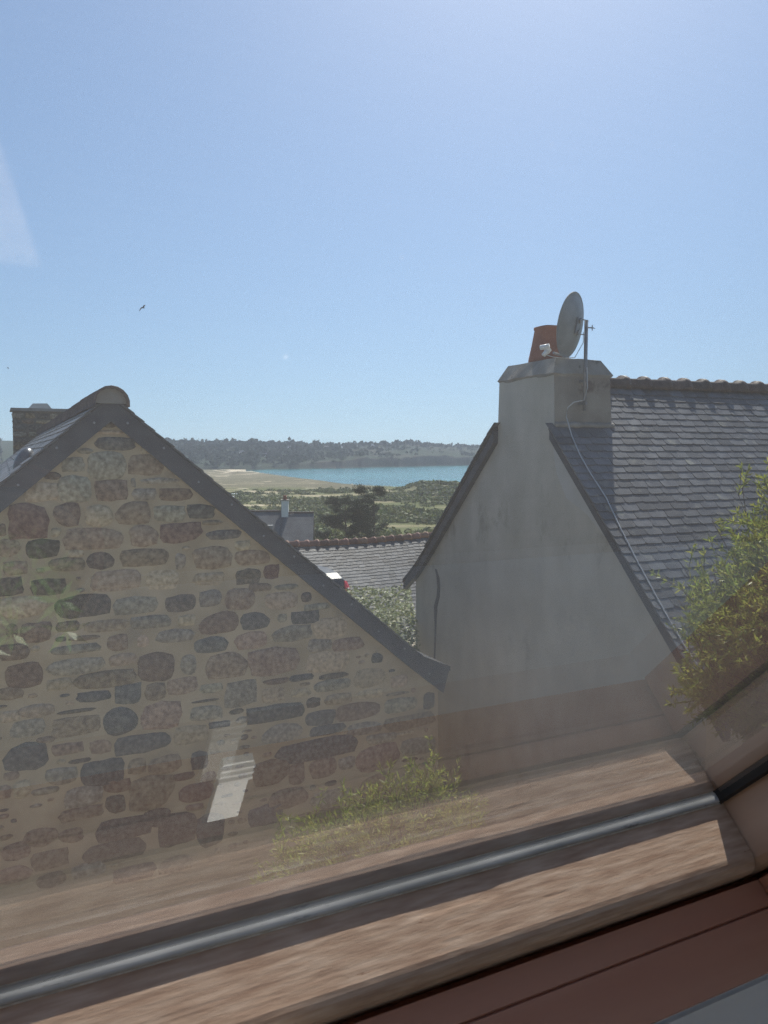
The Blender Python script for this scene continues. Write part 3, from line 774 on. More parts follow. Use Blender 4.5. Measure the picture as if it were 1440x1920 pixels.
q = [(UA, RTZ), (CH1 + .02, RTZ - K2 * (CH1 + .02 - UA)), (CH1 + .02, RTZ - K2 * (CH1 + .02 - UA) + .03), (UA, RTZ + .03)]
mb.hexa([(x, .2, z - RB) for x, z in q], [(x, LR, z - RB) for x, z in q])
q = [(nr_[0][0], nr_[0][1]), (nr_[1][0], nr_[1][1]), (nr_[1][0], nr_[1][1] + .03), (nr_[0][0], nr_[0][1] + .03)]
mb.hexa([(x, -.085, z - RB) for x, z in q], [(x, LR, z - RB) for x, z in q])
rroof = mb.obj('roof', m_under, RH)
ang2 = math.atan(K2)
lay_slates(RH, rroof, (UA, -.10, RTZ + .032 - RB), (0, 1, 0), (math.cos(ang2), 0, -math.sin(ang2)), LR, 40, .108, .225, m_slate, 300,
           skip=lambda x, d: x < CHD + .02 and UA + d * math.cos(ang2) < CH1 - .05)
ang3 = math.atan(K1)
lay_slates(RH, rroof, (UA, -.10, RTZ + .042 - RB), (0, 1, 0), (-math.cos(ang3), 0, -math.sin(ang3)), LR, 30, .108, .225, m_slate, 0,
           skip=lambda x, d: x < CHD + .02 and UA - d * math.cos(ang3) > CH0 + .05)
tl = half_tile(m_ridge_dark, .118, .345, .016, collar=.034, n=12, tip=.085, drop=.060)
for i in range(21):
    link('ridge_tile', tl, rroof, Matrix.Translation((UA, .80 + i * .335, RTZ + .035 - RB + i * .0025)) @ Matrix.Rotation(R(random.uniform(-.8, .8)), 4, 'Z'))
# chimney: flush with the gable, flared at the foot, sloping cement cap
ct = .885 - RB
b_ = [(CH0 - .03, -.004), (CH1 + .03, -.004), (CH1 + .03, CHD + .03), (CH0 - .03, CHD + .03)]
t_ = [(CH0, -.004), (CH1, -.004), (CH1, CHD), (CH0, CHD)]
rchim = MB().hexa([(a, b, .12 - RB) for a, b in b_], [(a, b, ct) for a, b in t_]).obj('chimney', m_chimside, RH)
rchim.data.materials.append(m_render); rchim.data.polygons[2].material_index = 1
n = 9; ring = []
def cap_ring(o, z, j=0.0):
    c = [(CH0 - o, -o), (CH1 + o, -o), (CH1 + o, CHD + o), (CH0 - o, CHD + o)]; out = []
    for i in range(4):
        a, b = c[i], c[(i + 1) % 4]
        for k_ in range(6):
            t = k_ / 6; out.append((a[0] * (1 - t) + b[0] * t + random.uniform(-j, j), a[1] * (1 - t) + b[1] * t + random.uniform(-j, j), z + random.uniform(-j, j)))
    return out
r0, r1, r2, r3 = cap_ring(.0, ct - .03, .012), cap_ring(.024, ct + .0, .007), cap_ring(-.07, ct + .18, .006), cap_ring(-.20, ct + .20, .004)
V = r0 + r1 + r2 + r3; F = []
for L_ in range(3):
    for i in range(24):
        F.append((L_ * 24 + i, L_ * 24 + (i + 1) % 24, (L_ + 1) * 24 + (i + 1) % 24, (L_ + 1) * 24 + i))
F += [tuple(range(72, 96)), tuple(range(23, -1, -1))]
obj('chimney_cap', V, F, m_cement, rchim)
# mortar fillet where the chimney meets the slates
V = []; pts = [(CH1 + .02, s_, RTZ + .05 - K2 * (CH1 + .02 - UA)) for s_ in np.linspace(.0, CHD + .05, 14)]
mb = MB()
mb.tube([(a, b, c - RB + random.uniform(-.006, .006)) for a, b, c in pts], [.035 + random.uniform(-.008, .008) for _ in pts], 7)
mb.obj('mortar_fillet', m_cement, rchim, True)
# terracotta pot
pc = (2.80, .40, ct + .19)
V = []; n = 24
def sq(r_, a, e): c, s = math.cos(a), math.sin(a); q_ = (abs(c) ** e + abs(s) ** e) ** (-1 / e); return (r_ * q_ * c, r_ * q_ * s)
prof = [(.205, 0, 5), (.20, .06, 5), (.175, .22, 4.5), (.150, .40, 4), (.158, .41, 4), (.158, .435, 4), (.125, .44, 4), (.12, .30, 4)]
for r_, h, e in prof:
    for j in range(n):
        x, y = sq(r_, 2 * math.pi * j / n, e); V.append((pc[0] + x, pc[1] + y, pc[2] + h))
F = [(i * n + j, i * n + (j + 1) % n, (i + 1) * n + (j + 1) % n, (i + 1) * n + j) for i in range(len(prof) - 1) for j in range(n)]
F += [tuple(range(n))[::-1], tuple(range((len(prof) - 1) * n, len(prof) * n))]
obj('chimney_pot', V, F, m_pot, rchim, True)

# satellite dish on a mast bolted to the chimney: parts in the house's own directions
SD = empty('satellite_dish', tuple(root_matrix(RH) @ Vector((3.56, .35, .45 - RB))), GV)
tagit(SD, 'grey satellite dish on a mast bolted to the rendered chimney', 'satellite dish')
S0 = Vector((3.56, .35, .45))
def sd(u, s_, z): return Vector((u, s_, z)) - S0
MB().tube([sd(3.56, .35, .47), sd(3.56, .35, 1.475)], .021, 12).obj('mast', m_galv, SD, True)
for z in (.55, .80):
    MB().box(-.115, .03, -.014, .014, z - .45 - .014, z - .45 + .014).obj('wall_bracket', m_galv, SD)
    MB().box(-.112, -.104, -.19, .05, z - .45 - .02, z - .45 + .02).obj('bracket_plate', m_galv, SD)
inv = (Matrix(((GV.x, RDV.x, 0), (GV.y, RDV.y, 0), (0, 0, 1)))).transposed()
ctr = inv @ (Vector((2.058, 8.672, 1.404)) - Vector((.498, 11.879, 0))) - Vector((S0.x, S0.y, S0.z))
fr = (inv @ Vector((-.80, .56, .18))).normalized()
sd_r = fr.cross(Vector((0, 0, 1))).normalized(); sd_u = sd_r.cross(fr).normalized()
V = []; n = 40; rings = [0, .08, .16, .24, .31, .352, .36]
for side in (0, 1):
    for r_ in rings:
        for j in range(n):
            a = 2 * math.pi * j / n
            dpt = -.085 * (1 - (r_ / .352) ** 2) - (.006 if side == 0 else 0) + (-.008 if r_ == .36 else 0)
            V.append(ctr + sd_r * (r_ * .98 * math.cos(a)) + sd_u * (r_ * 1.0 * math.sin(a)) + fr * dpt)
m_ = len(rings); F = []
for side in (0, 1):
    for i in range(m_ - 1):
        for j in range(n):
            q = (side * m_ * n + i * n + j, side * m_ * n + i * n + (j + 1) % n, side * m_ * n + (i + 1) * n + (j + 1) % n, side * m_ * n + (i + 1) * n + j)
            F.append(q if side else q[::-1])
for j in range(n):
    F.append(((m_ - 1) * n + j, (m_ - 1) * n + (j + 1) % n, (2 * m_ - 1) * n + (j + 1) % n, (2 * m_ - 1) * n + j))
refl = obj('reflector', V, F, m_dish, SD, True)
bk = ctr - fr * .095
MB().tube([bk + sd_u * .06, bk + sd_u * .06 - fr * .03], .03, 4).tube([bk - sd_u * .07, bk - sd_u * .07 - fr * .03], .03, 4).obj('back_lug', m_galv, refl)
mst = sd(3.56, .35, 1.39)
q = (mst - bk)
mb = MB()
for sg in (-1, 1):
    o_ = sd_u * .075 * sg
    s2 = sd_r * .0
    mb.hexa([bk + sd_r * .05 * -1 + sd_u * .075 * sg, bk + sd_r * .05 + sd_u * .075 * sg, bk + sd_r * .05 + sd_u * .083 * sg, bk - sd_r * .05 + sd_u * .083 * sg],
            [mst - sd_r * .04 + sd_u * .075 * sg, mst + sd_r * .04 + sd_u * .075 * sg, mst + sd_r * .04 + sd_u * .083 * sg, mst - sd_r * .04 + sd_u * .083 * sg])
mb.hexa([bk - sd_r * .055 - sd_u * .09, bk + sd_r * .055 - sd_u * .09, bk + sd_r * .055 + sd_u * .09, bk - sd_r * .055 + sd_u * .09],
        [bk - fr * .012 - sd_r * .055 - sd_u * .09, bk - fr * .012 + sd_r * .055 - sd_u * .09, bk - fr * .012 + sd_r * .055 + sd_u * .09, bk - fr * .012 - sd_r * .055 + sd_u * .09])
mb.obj('tilt_bracket', m_galv, SD)
MB().tube([mst + Vector((.02, .01, -.0)), mst + Vector((.03, .075, 0))], .008, 6).tube([mst + Vector((.03, .06, -.03)), mst + Vector((.03, .06, .03))], .006, 6).tube([mst + Vector((.0, .075, .01)), mst + Vector((.05, .08, -.01))], .005, 6).obj('wing_bolt', m_galv, SD)
toe = ctr - sd_u * .345
lnb = inv @ (Vector((1.80, 8.60, 1.115)) - Vector((.498, 11.879, 0))) - S0
MB().tube([toe - fr * .02, toe * .35 + lnb * .65], .013, 8).obj('feed_arm', m_galv, SD)
ax = (ctr - lnb).normalized()
MB().tube([lnb - ax * .07, lnb - ax * .02], .026, 10).tube([lnb - ax * .02, lnb + ax * .03], [.034, .034], 10).obj('feed_horn', m_whiteplastic, SD, True)
MB().tube([lnb + Vector((.03, .0, .045)), lnb + Vector((-.05, -.06, .035))], [.03, .026], 10).obj('converter', m_whiteplastic, SD, True)
MB().tube([lnb - ax * .05, lnb + Vector((.02, .02, -.06)), lnb * .6 + toe * .4 + Vector((0, 0, -.045)), toe + Vector((0, 0, -.015)), toe * .5 + mst * .5 + Vector((0, 0, -.17)), mst + Vector((-.02, -.02, -.16)), mst + Vector((-.01, -.03, -.05))], .0045, 6).obj('feed_cable', m_cable, SD, True)
rid = Vector((UA, 0, RTZ + .032))
dnv = Vector((math.cos(ang2), 0, -math.sin(ang2))); nv2 = Vector((math.sin(ang2), 0, math.cos(ang2)))
cp = [sd(3.585, .35, .95), sd(3.59, .36, .72), sd(3.57, .33, .585), sd(3.56, .20, .56), sd(3.53, .14, .50), sd(3.53, .12, .40)]
for s_, d_ in ((.13, .98), (.085, 1.273), (.078, 1.553), (.093, 1.897), (.045, 2.293), (.01, 2.731), (-.008, 3.111), (-.02, 3.408), (-.02, 3.72), (.02, 4.0)):
    P = rid + dnv * d_ + nv2 * .03 + Vector((0, s_, 0)); cp.append(P - S0)
MB().tube(cp, .0065, 6).obj('aerial_cable', m_cable, SD, True)

# ------------------------------------------------------------------ house behind the hedge, orange ridge
ML = Vector((-3.04, 22.0, -2.5)); MR_ = Vector((1.72, 24.9, -2.5)); E3 = (MR_ - ML).normalized()
MBASE = -6.6
MH = empty('slate_house', (ML.x, ML.y, MBASE), E3)
tagit(MH, 'low house with grey slate roof and orange ridge tiles behind hedge', 'house')
def sag(x): return -.07 * math.exp(-((x - 2.6) / 2.2) ** 2) - .0
mz = -2.62 - MBASE
g3 = [(-3.0, .0), (3.0, .0), (3.0, mz - 2.75), (0, mz - .08), (-3.0, mz - 2.75)]
MB().hexa([(-3.4, a, b) for a, b in g3], [(9.4, a, b) for a, b in g3]).obj('wall', m_white, MH)
pit = R(42.5); xs = np.linspace(-3.6, 9.6, 45); V = []; F = []
for x in xs:
    s_ = sag(x)
    V += [(x, -3.3, mz + s_ * .3 - 3.3 * math.tan(pit)), (x, 0, mz + s_), (x, 3.3, mz - 3.3 * math.tan(pit)), (x, 0, mz + s_ - .06)]
for i in range(len(xs) - 1):
    a = i * 4
    F += [(a, a + 4, a + 5, a + 1), (a + 1, a + 5, a + 6, a + 2), (a + 2, a + 6, a + 7, a + 3), (a + 3, a + 7, a + 4, a)]
mroof = obj('roof', V, F, m_under, MH)
V = []; F = []; o_ = 0; ex, w_ = .118, .22
dn_ = np.array((0, -math.cos(pit), -math.sin(pit))); nn_ = np.array((0, -math.sin(pit), math.cos(pit)))
for i in range(37):
    x = -3.6 - (i % 2) * .11
    while x < 9.6:
        ww = w_ * random.uniform(.9, 1.08); dd = .10 + i * ex; j1, j2 = random.uniform(-.02, .02), random.uniform(-.02, .02)
        zc = sag(x) * max(0, 1 - dd / 4.4)
        for (xx, d_, h) in ((x + .003, dd - ex, .012), (x + ww - .003, dd - ex, .012), (x + ww - .003, dd + .012 + j1, .024), (x + .003, dd + .012 + j2, .024), (x + .003, dd + .012 + j2, .014), (x + ww - .003, dd + .012 + j1, .014)):
            P = np.array((xx, 0, mz + zc)) + dn_ * d_ + nn_ * h; V.append(tuple(P))
        F += [(o_, o_ + 3, o_ + 2, o_ + 1), (o_ + 3, o_ + 4, o_ + 5, o_ + 2)]; o_ += 6; x += ww
so = obj('slates', V, F, m_slate_far, mroof, False, 'stuff')
tl = half_tile(m_ridge_orange, .13, .33, .02, collar=.028, n=8, tip=.05, drop=.06)
for i in range(40):
    x = -3.6 + i * .325
    link('ridge_tile', tl, mroof, Matrix.Translation((x, 0, mz + sag(x) + .0 + random.uniform(-.006, .006))) @ Matrix.Rotation(R(-90), 4, 'Z'))

# ------------------------------------------------------------------ farther grey house
FH = empty('cottage', (-12.6, 60.5, -11.0), (1, .06, 0))
tagit(FH, 'pale house with grey slate roof and white chimney before the pines', 'house')
fz = -4.66 + 11
g4 = [(-3.4, 0), (3.4, 0), (3.4, fz - 3.5), (0, fz - .45), (-3.4, fz - 3.5)]
MB().hexa([(.2, a, b) for a, b in g4], [(6.85, a, b) for a, b in g4]).obj('wall', m_white, FH)
m_froof = mat('pale_slate', (.11, .112, .118), (.155, .157, .162), scale=1.2, rough=.85, spec=.15, spots=(.8, .6, (.19, .2, .18)))
for (x0, x1, dz) in ((0, 4.5, 0), (4.504, 7.05, -.13)):
    pr = [(0, fz + dz), (-3.8, fz + dz - 3.4), (-3.8, fz + dz - 3.52), (0, fz + dz - .12), (3.8, fz + dz - 3.52), (3.8, fz + dz - 3.4)]
    o = MB().hexa([(x0, a, b) for a, b in pr], [(x1, a, b) for a, b in pr]).obj('roof', m_froof, FH)
    for k in range(9):
        y_ = -.4 - k * .4
        MB().hexa([(x0, y_ + .03, fz + dz + y_ * .8947 + .03), (x1, y_ + .03, fz + dz + y_ * .8947 + .03), (x1, y_, fz + dz + y_ * .8947 + .008), (x0, y_, fz + dz + y_ * .8947 + .008)],
                  [(x0, y_ + .4, fz + dz + (y_ + .4) * .8947 + .012), (x1, y_ + .4, fz + dz + (y_ + .4) * .8947 + .012), (x1, y_ + .4, fz + dz + (y_ + .4) * .8947 + .004), (x0, y_ + .4, fz + dz + (y_ + .4) * .8947 + .004)]).obj('slate_course', m_froof, o)
    MB().tube([(x0, 0, fz + dz + .02), (x1, 0, fz + dz + .02)], .09, 8).obj('ridge_tile', m_ridge_dark, o)
fc = MB().box(4.52, 5.05, -.35, .35, fz - .6, fz + .85).obj('chimney', m_white, FH)
MB().box(4.46, 5.11, -.41, .41, fz + .852, fz + .93).obj('chimney_cap', m_cement, fc)
MB().lathe([(.16, 0), (.13, .28), (.15, .3), (.15, .34)], (4.78, 0, fz + .93), 10).obj('chimney_pot', m_pot, fc)
MB().box(3.55, 3.95, -1.75, -1.25, fz - 1.45, fz - .95).obj('roof_vent', m_galv, FH)
for k, x in enumerate((1.2, 3.4, 5.6)):
    w = MB().box(x - .45, x + .45, -3.43, -3.404, 1.2, 2.5).obj('window', m_glassdark, FH)
    MB().box(x - .52, x + .52, -3.5, -3.404, 1.1, 1.196).obj('sill', m_cement, w)

# ------------------------------------------------------------------ laurel hedge
HG = empty('hedge', (-.3, 12.2, -4.9))
tagit(HG, 'thick glossy laurel hedge growing between the stone house and rendered house', 'hedge')
n = 15000
q = rng.random((n, 3))
hx = -2.6 + q[:, 0] * 3.1; hy = 9.7 + q[:, 1] * 4.6
top = np.interp(hy, [9.7, 10.6, 12.2, 14.3], [-3.1, -2.72, -2.60, -2.46]) + .10 * fbm(hx * 1.6, hy * 1.6, 3, 5) + .03 * hx
top = top - .35 * smooth01((-1.35 - hx) / .5)
lay = rng.random(n) ** 2.2 * .55
front = rng.random(n) < .22
hy = np.where(front, 9.62 + rng.random(n) * .35, hy)
zz_ = np.where(front, -3.0 - rng.random(n) * 1.6, top - lay)
nrm = np.stack([rng.normal(0, .55, n), rng.normal(-.15, .55, n), np.ones(n)], -1)
nrm[front] = np.stack([rng.normal(0, .5, front.sum()), -np.ones(front.sum()), np.full(front.sum(), .5)], -1)
dr = np.cross(nrm, rng.normal(size=(n, 3)))
Lf = rng.uniform(.06, .115, n)
v, f = leaves(np.stack([hx + .3, hy - 12.2, zz_ + 4.9], -1), dr, nrm, Lf, Lf * .42, .12)
obj('foliage', v, f, m_laurel, HG, False, 'stuff')
mb = MB()
for k in range(26):
    x = random.uniform(-2.3, .3); y = random.uniform(10, 14)
    mb.tube([(x + .3, y - 12.2, 0), (x + .3 + random.uniform(-.1, .1), y - 12.2, 1.0), (x + .3 + random.uniform(-.2, .2), y - 12.2 + random.uniform(-.2, .2), 1.9)], [.035, .025, .012], 6)
mb.obj('stems', m_bark, HG, True, 'stuff')

# ------------------------------------------------------------------ parked car: rear corner shows beside the hedge
m_carpaint = mat('dark_grey_paint', (.055, .06, .068), (.06, .065, .072), rough=.45, spec=.3)
m_tail = mat('red_lens', (.55, .01, .015), (.62, .02, .02), rough=.15, spec=.6)
m_chrome = mat('silver_trim', (.5, .5, .5), (.55, .55, .55), rough=.25, metal=.9)
CAR = empty('parked_car', (-1.42, 18.2, -4.44), Vector((math.cos(R(25)), math.sin(R(25)), 0)))
tagit(CAR, 'dark grey parked car with red tail light half hidden by hedge', 'car')
# sections along y (length, rear at y=0): half widths and heights
secs = [(0.00, .72, .35, .62, .80), (.06, .80, .28, .66, .92), (.30, .84, .22, .66, .98), (1.2, .86, .20, .66, .98), (2.4, .86, .20, .66, .96), (3.2, .84, .20, .64, .92), (3.9, .80, .26, .58, .74), (4.05, .68, .34, .50, .62)]
V = []; F = []
for (y, w, z0, z1, z2) in secs:
    V += [(-w * .9, y, z0), (-w, y, (z0 + z1) / 2), (-w, y, z1), (-w * .93, y, z2), (w * .93, y, z2), (w, y, z1), (w, y, (z0 + z1) / 2), (w * .9, y, z0)]
for i in range(len(secs) - 1):
    for j in range(8):
        F.append((i * 8 + j, i * 8 + (j + 1) % 8, (i + 1) * 8 + (j + 1) % 8, (i + 1) * 8 + j))
F += [tuple(range(8))[::-1], tuple(range(len(secs) * 8 - 8, len(secs) * 8))]
body = obj('body', V, F, m_carpaint, CAR)
cs = [(.10, .74, .97, .70, 1.02), (.30, .76, .97, .64, 1.36), (.55, .76, .97, .60, 1.47), (1.2, .77, .97, .60, 1.50), (1.9, .77, .97, .60, 1.47), (2.75, .76, .95, .66, 1.00)]
V = []; F = []
for (y, w, z0, w2, z1) in cs:
    V += [(-w, y, z0 - .03), (-w2, y, z1 - .05), (-w2 * .9, y, z1), (w2 * .9, y, z1), (w2, y, z1 - .05), (w, y, z0 - .03)]
for i in range(len(cs) - 1):
    for j in range(6):
        F.append((i * 6 + j, i * 6 + (j + 1) % 6, (i + 1) * 6 + (j + 1) % 6, (i + 1) * 6 + j))
F += [tuple(range(6))[::-1], tuple(range(30, 36))]
obj('cabin', V, F, m_carpaint, CAR)
MB().hexa([(-.56, .105, 1.03), (.56, .105, 1.03), (.52, .262, 1.33), (-.52, .262, 1.33)], [(-.56, .13, 1.03), (.56, .13, 1.03), (.52, .285, 1.33), (-.52, .285, 1.33)]).obj('rear_window', m_glassdark, CAR)
for sg in (-1, 1):
    MB().hexa([(sg * .775, .45, 1.0), (sg * .775, 1.3, 1.0), (sg * .635, 1.25, 1.38), (sg * .635, .62, 1.38)], [(sg * .74, .45, 1.0), (sg * .74, 1.3, 1.0), (sg * .60, 1.25, 1.38), (sg * .60, .62, 1.38)]).obj('side_window', m_glassdark, CAR)
    MB().hexa([(sg * .775, 1.36, 1.0), (sg * .775, 2.5, 1.0), (sg * .65, 2.0, 1.36), (sg * .635, 1.31, 1.38)], [(sg * .74, 1.36, 1.0), (sg * .74, 2.5, 1.0), (sg * .61, 2.0, 1.36), (sg * .60, 1.31, 1.38)]).obj('side_window', m_glassdark, CAR)
    tlg = MB().hexa([(sg * .58, .085, .98), (sg * .79, .14, .96), (sg * .69, .27, 1.28), (sg * .60, .215, 1.30)], [(sg * .58, .20, .98), (sg * .79, .40, .96), (sg * .69, .46, 1.28), (sg * .60, .33, 1.30)]).obj('tail_light', m_tail, CAR)
    MB().hexa([(sg * .64, .085, 1.08), (sg * .72, .11, 1.07), (sg * .70, .14, 1.13), (sg * .64, .12, 1.14)], [(sg * .64, .12, 1.08), (sg * .72, .15, 1.07), (sg * .70, .18, 1.13), (sg * .64, .16, 1.14)]).obj('lens', m_whiteplastic, tlg)
    for y in (.75, 3.25):
        M = Matrix.Translation((sg * .80, y, .30)) @ Matrix.Rotation(R(90), 4, 'Y')
        t_ = MB().lathe([(.18, -.10), (.30, -.10), (.32, -.06), (.32, .06), (.30, .10), (.18, .10)], n=20)
        w = link('wheel', mkmesh('wheel', t_.v, t_.f, m_black, True), CAR, M)
        t_ = MB().lathe([(.05, -.105), (.19, -.09), (.19, .09), (.05, .105)], n=14)
        link('rim', mkmesh('rim', t_.v, t_.f, m_chrome), w)
MB().box(-.26, .26, -.012, .01, .55, .66).obj('number_plate', m_white, CAR)
MB().hexa([(-.80, -.05, .36), (.80, -.05, .36), (.82, .12, .36), (-.82, .12, .36)], [(-.80, -.05, .52), (.80, -.05, .52), (.82, .12, .54), (-.82, .12, .54)]).obj('bumper', m_carpaint, CAR)

# ------------------------------------------------------------------ the two pines
def pine(name, loc, h, label, spread, cone, seed, dens=1.0, bare=0.0, twin=False):
    r_ = np.random.default_rng(seed); rr = random.Random(seed)
    o = empty(name, loc); tagit(o, label, 'tree', 'pines beyond the slate houses')
    mb = MB(); lean = rr.uniform(-.05, .05)
    tp = [(lean * h * t * t + .08 * math.sin(t * 5 + seed), .1 * math.sin(t * 4), h * t) for t in np.linspace(0, .97, 9)]
    mb.tube(tp, [.26 * (1 - .85 * t) for t in np.linspace(0, 1, 9)], 8)
    C = []; S = []
    nl = int(34 * dens)
    for k in range(nl):
        t = .22 + .76 * (k / nl) ** .9
        if rr.random() < bare * (1 - t): continue
        a = rr.uniform(0, 6.28)
        L = spread * (cone(t)) * rr.uniform(.55, 1.12)
        b = np.array((lean * h * t * t, 0, h * t)); up = rr.uniform(.1, .45)
        e = b + np.array((math.cos(a) * L, math.sin(a) * L, L * up))
        mid = (b + e) / 2 + np.array((0, 0, -.08 * L))
        mb.tube([b, mid, e], [.07 * (1.1 - t), .045 * (1.1 - t), .012], 5)
        for j in range(int(5 + 4 * L)):
            u_ = rr.uniform(.35, 1.05); pos = b * (1 - u_) + e * u_ + r_.normal(0, .22, 3) * np.array((1, 1, .55))
            C.append(pos); S.append(rr.uniform(.30, .62))
    C = np.array(C); S = np.array(S); K = 64
    off = r_.normal(0, .5, (len(C), K, 3)) * np.array((1, 1, .6))
    P = C[:, None] + off * S[:, None, None]
    Dd = unit(off + r_.normal(0, .4, off.shape) + np.array((0, 0, .35)))
    v, f = leaves(P.reshape(-1, 3), Dd.reshape(-1, 3), r_.normal(size=(len(C) * K, 3)), r_.uniform(.18, .32, len(C) * K), .06)
    mb.obj('trunk', m_bark, o, True)
    obj('crown', v, f, m_pine, o, False, 'stuff')
    return o
gz = lambda x, y: float(land_z(np.array([x]), np.array([y]))[0])
def at_px(px, D): return D * (px - 720) / FPX
for (px, D, h, lab, sp, cn, sd_, de, ba) in (
    (703, 118, 12.6, 'tall dark pine with an open top and bare trunk, taller of the two', 2.9, lambda t: .55 + .9 * math.sin(math.pi * min(1, t * .92)) - .55 * max(0, t - .7), 3, 1.15, .8),
    (650, 112, 10.2, 'broad bushy pine beside the taller pine, nearer the white chimney', 3.4, lambda t: .6 + .75 * math.sin(math.pi * min(1, .25 + t * .66)), 8, 1.5, .15)):
    x = at_px(px, D); pine('pine_tree', (x, D, gz(x, D) - .1), h, lab, sp, cn, sd_, de, ba)
# rounder bushes at their feet
def bush(px, D, r, h, label, m, seed, cat='bush'):
    r_ = np.random.default_rng(seed); x = at_px(px, D); z = gz(x, D)
    o = empty('bush', (x, D, z)); tagit(o, label, cat)
    n = int(900 * r)
    d = unit(r_.normal(size=(n, 3))); d[:, 2] = np.abs(d[:, 2])
    lump = 1 + .3 * fbm(d[:, 0] * 2.2 + seed, d[:, 1] * 2.2 + d[:, 2], 3, seed)
    P = d * np.array((r, r, h)) * lump[:, None] * (r_.random(n) ** .35)[:, None]
    v, f = leaves(P, r_.normal(size=(n, 3)), d + .6 * r_.normal(size=(n, 3)), r_.uniform(.25, .45, n), .18, .1)
    obj('foliage', v, f, m, o, False, 'stuff')
    mb = MB()
    for k in range(5):
        a = 1.256 * k; mb.tube([(0, 0, 0), (.3 * r * math.cos(a), .3 * r * math.sin(a), h * .4), (.55 * r * math.cos(a), .55 * r * math.sin(a), h * .75)], [.08, .05, .015], 5)
    mb.obj('branches', m_bark, o, True, 'stuff')
bush(628, 104, 2.6, 4.6, 'dark green bush at the foot of the broad pine', m_scrub, 11)
bush(672, 98, 2.3, 4.2, 'bushy brown green thicket between the two pines', m_scrub, 12)
bush(742, 108, 2.6, 3.9, 'rounded green bush right of the tall pine', m_scrub, 13)
bush(600, 92, 2.2, 3.4, 'yellow green bush beside the pale house roof', m_scrub, 14)
bush(775, 112, 2.6, 3.2, 'low wide bush above the orange ridge, nearest the rendered gable', m_scrub, 15)

# ------------------------------------------------------------------ white campers parked on the plain
def camper(loc, rot, label):
    o = empty('camper_van', loc, (math.cos(rot), math.sin(rot), 0)); tagit(o, label, 'camper', 'campers parked on the plain')
    b = MB().hexa([(-3, -1.1, .45), (2, -1.1, .45), (2, 1.1, .45), (-3, 1.1, .45)], [(-3, -1.05, 2.85), (2.6, -1.05, 2.85), (2.6, 1.05, 2.85), (-3, 1.05, 2.85)]).obj('body', m_white, o)
    MB().hexa([(2.004, -1, .45), (3.3, -1, .45), (3.3, 1, .45), (2.004, 1, .45)], [(2.004, -.9, 1.9), (2.6, -.9, 1.9), (2.6, .9, 1.9), (2.004, .9, 1.9)]).obj('cab', m_white, o)
    for x in (-1.6, .4):
        MB().box(x - .5, x + .5, -1.13, -1.102, 1.5, 2.1).obj('window', m_glassdark, o)
    for x in (-1.8, 2.4):
        for y in (-1, 1):
            t_ = MB().lathe([(.36, -.12), (.36, .12)], n=12)
            link('wheel', mkmesh('wheel', t_.v, t_.f, m_black), o, Matrix.Translation((x, y, .36)) @ Matrix.Rotation(R(90), 4, 'X'))
for px, D, rot, lab in ((432, 520, .2, 'white camper van parked on the plain, nearest the stone house verge'), (440, 560, 1.1, 'white camper van parked on the plain, end-on behind the other'), ):
    x = at_px(px, D); camper((x, D, gz(x, D)), rot, lab)

# ------------------------------------------------------------------ houses on the far hills
m_hroof = mat('far_slate_roof', (.10, .105, .115), (.14, .145, .155), rough=.6)
hh = [(456, .40, 'low on the wooded slope, furthest along it towards the stone house'), (476, .62, 'half way up the wooded slope above the beach'), (500, .30, 'just above the far beach'),
      (545, .70, 'high on the wooded slope'), (583, .80, 'near the skyline, first of the hilltop row'), (612, .74, 'long front below the skyline, largest white speck'),
      (640, .86, 'on the skyline between dark trees'), (668, .90, 'on the crest above the cliffs'), (700, .84, 'below the crest above the cliff end'), (735, .92, 'last along the crest towards the open sea')]
for k, (px, t, lab) in enumerate(hh):
    x, y, z = [float(a) for a in hill_z(np.array([px]), np.array([t]))]
    L = 15 if k == 5 else random.uniform(8, 12)
    o = empty('hill_house', (x, y - 9, z - .3), (math.cos(.3 * math.sin(k * 3)), math.sin(.3 * math.sin(k * 3)), 0))
    tagit(o, 'tiny white house ' + lab, 'house', 'white houses on the far hills')
    w = MB().box(-L / 2, L / 2, -3.5, 3.5, 0, 5.2).obj('wall', m_white, o)
    pr = [(-3.9, 4.9), (3.9, 4.9), (0, 8.6)]
    MB().hexa([(-L / 2 - .2, a, b) for a, b in pr], [(L / 2 + .2, a, b) for a, b in pr]).obj('roof', m_hroof, o)
    for q in range(3):
        MB().box(-L / 3 + q * L / 3 - .6, -L / 3 + q * L / 3 + .6, -3.54, -3.505, 1.6, 3.4).obj('window', m_glassdark, o)

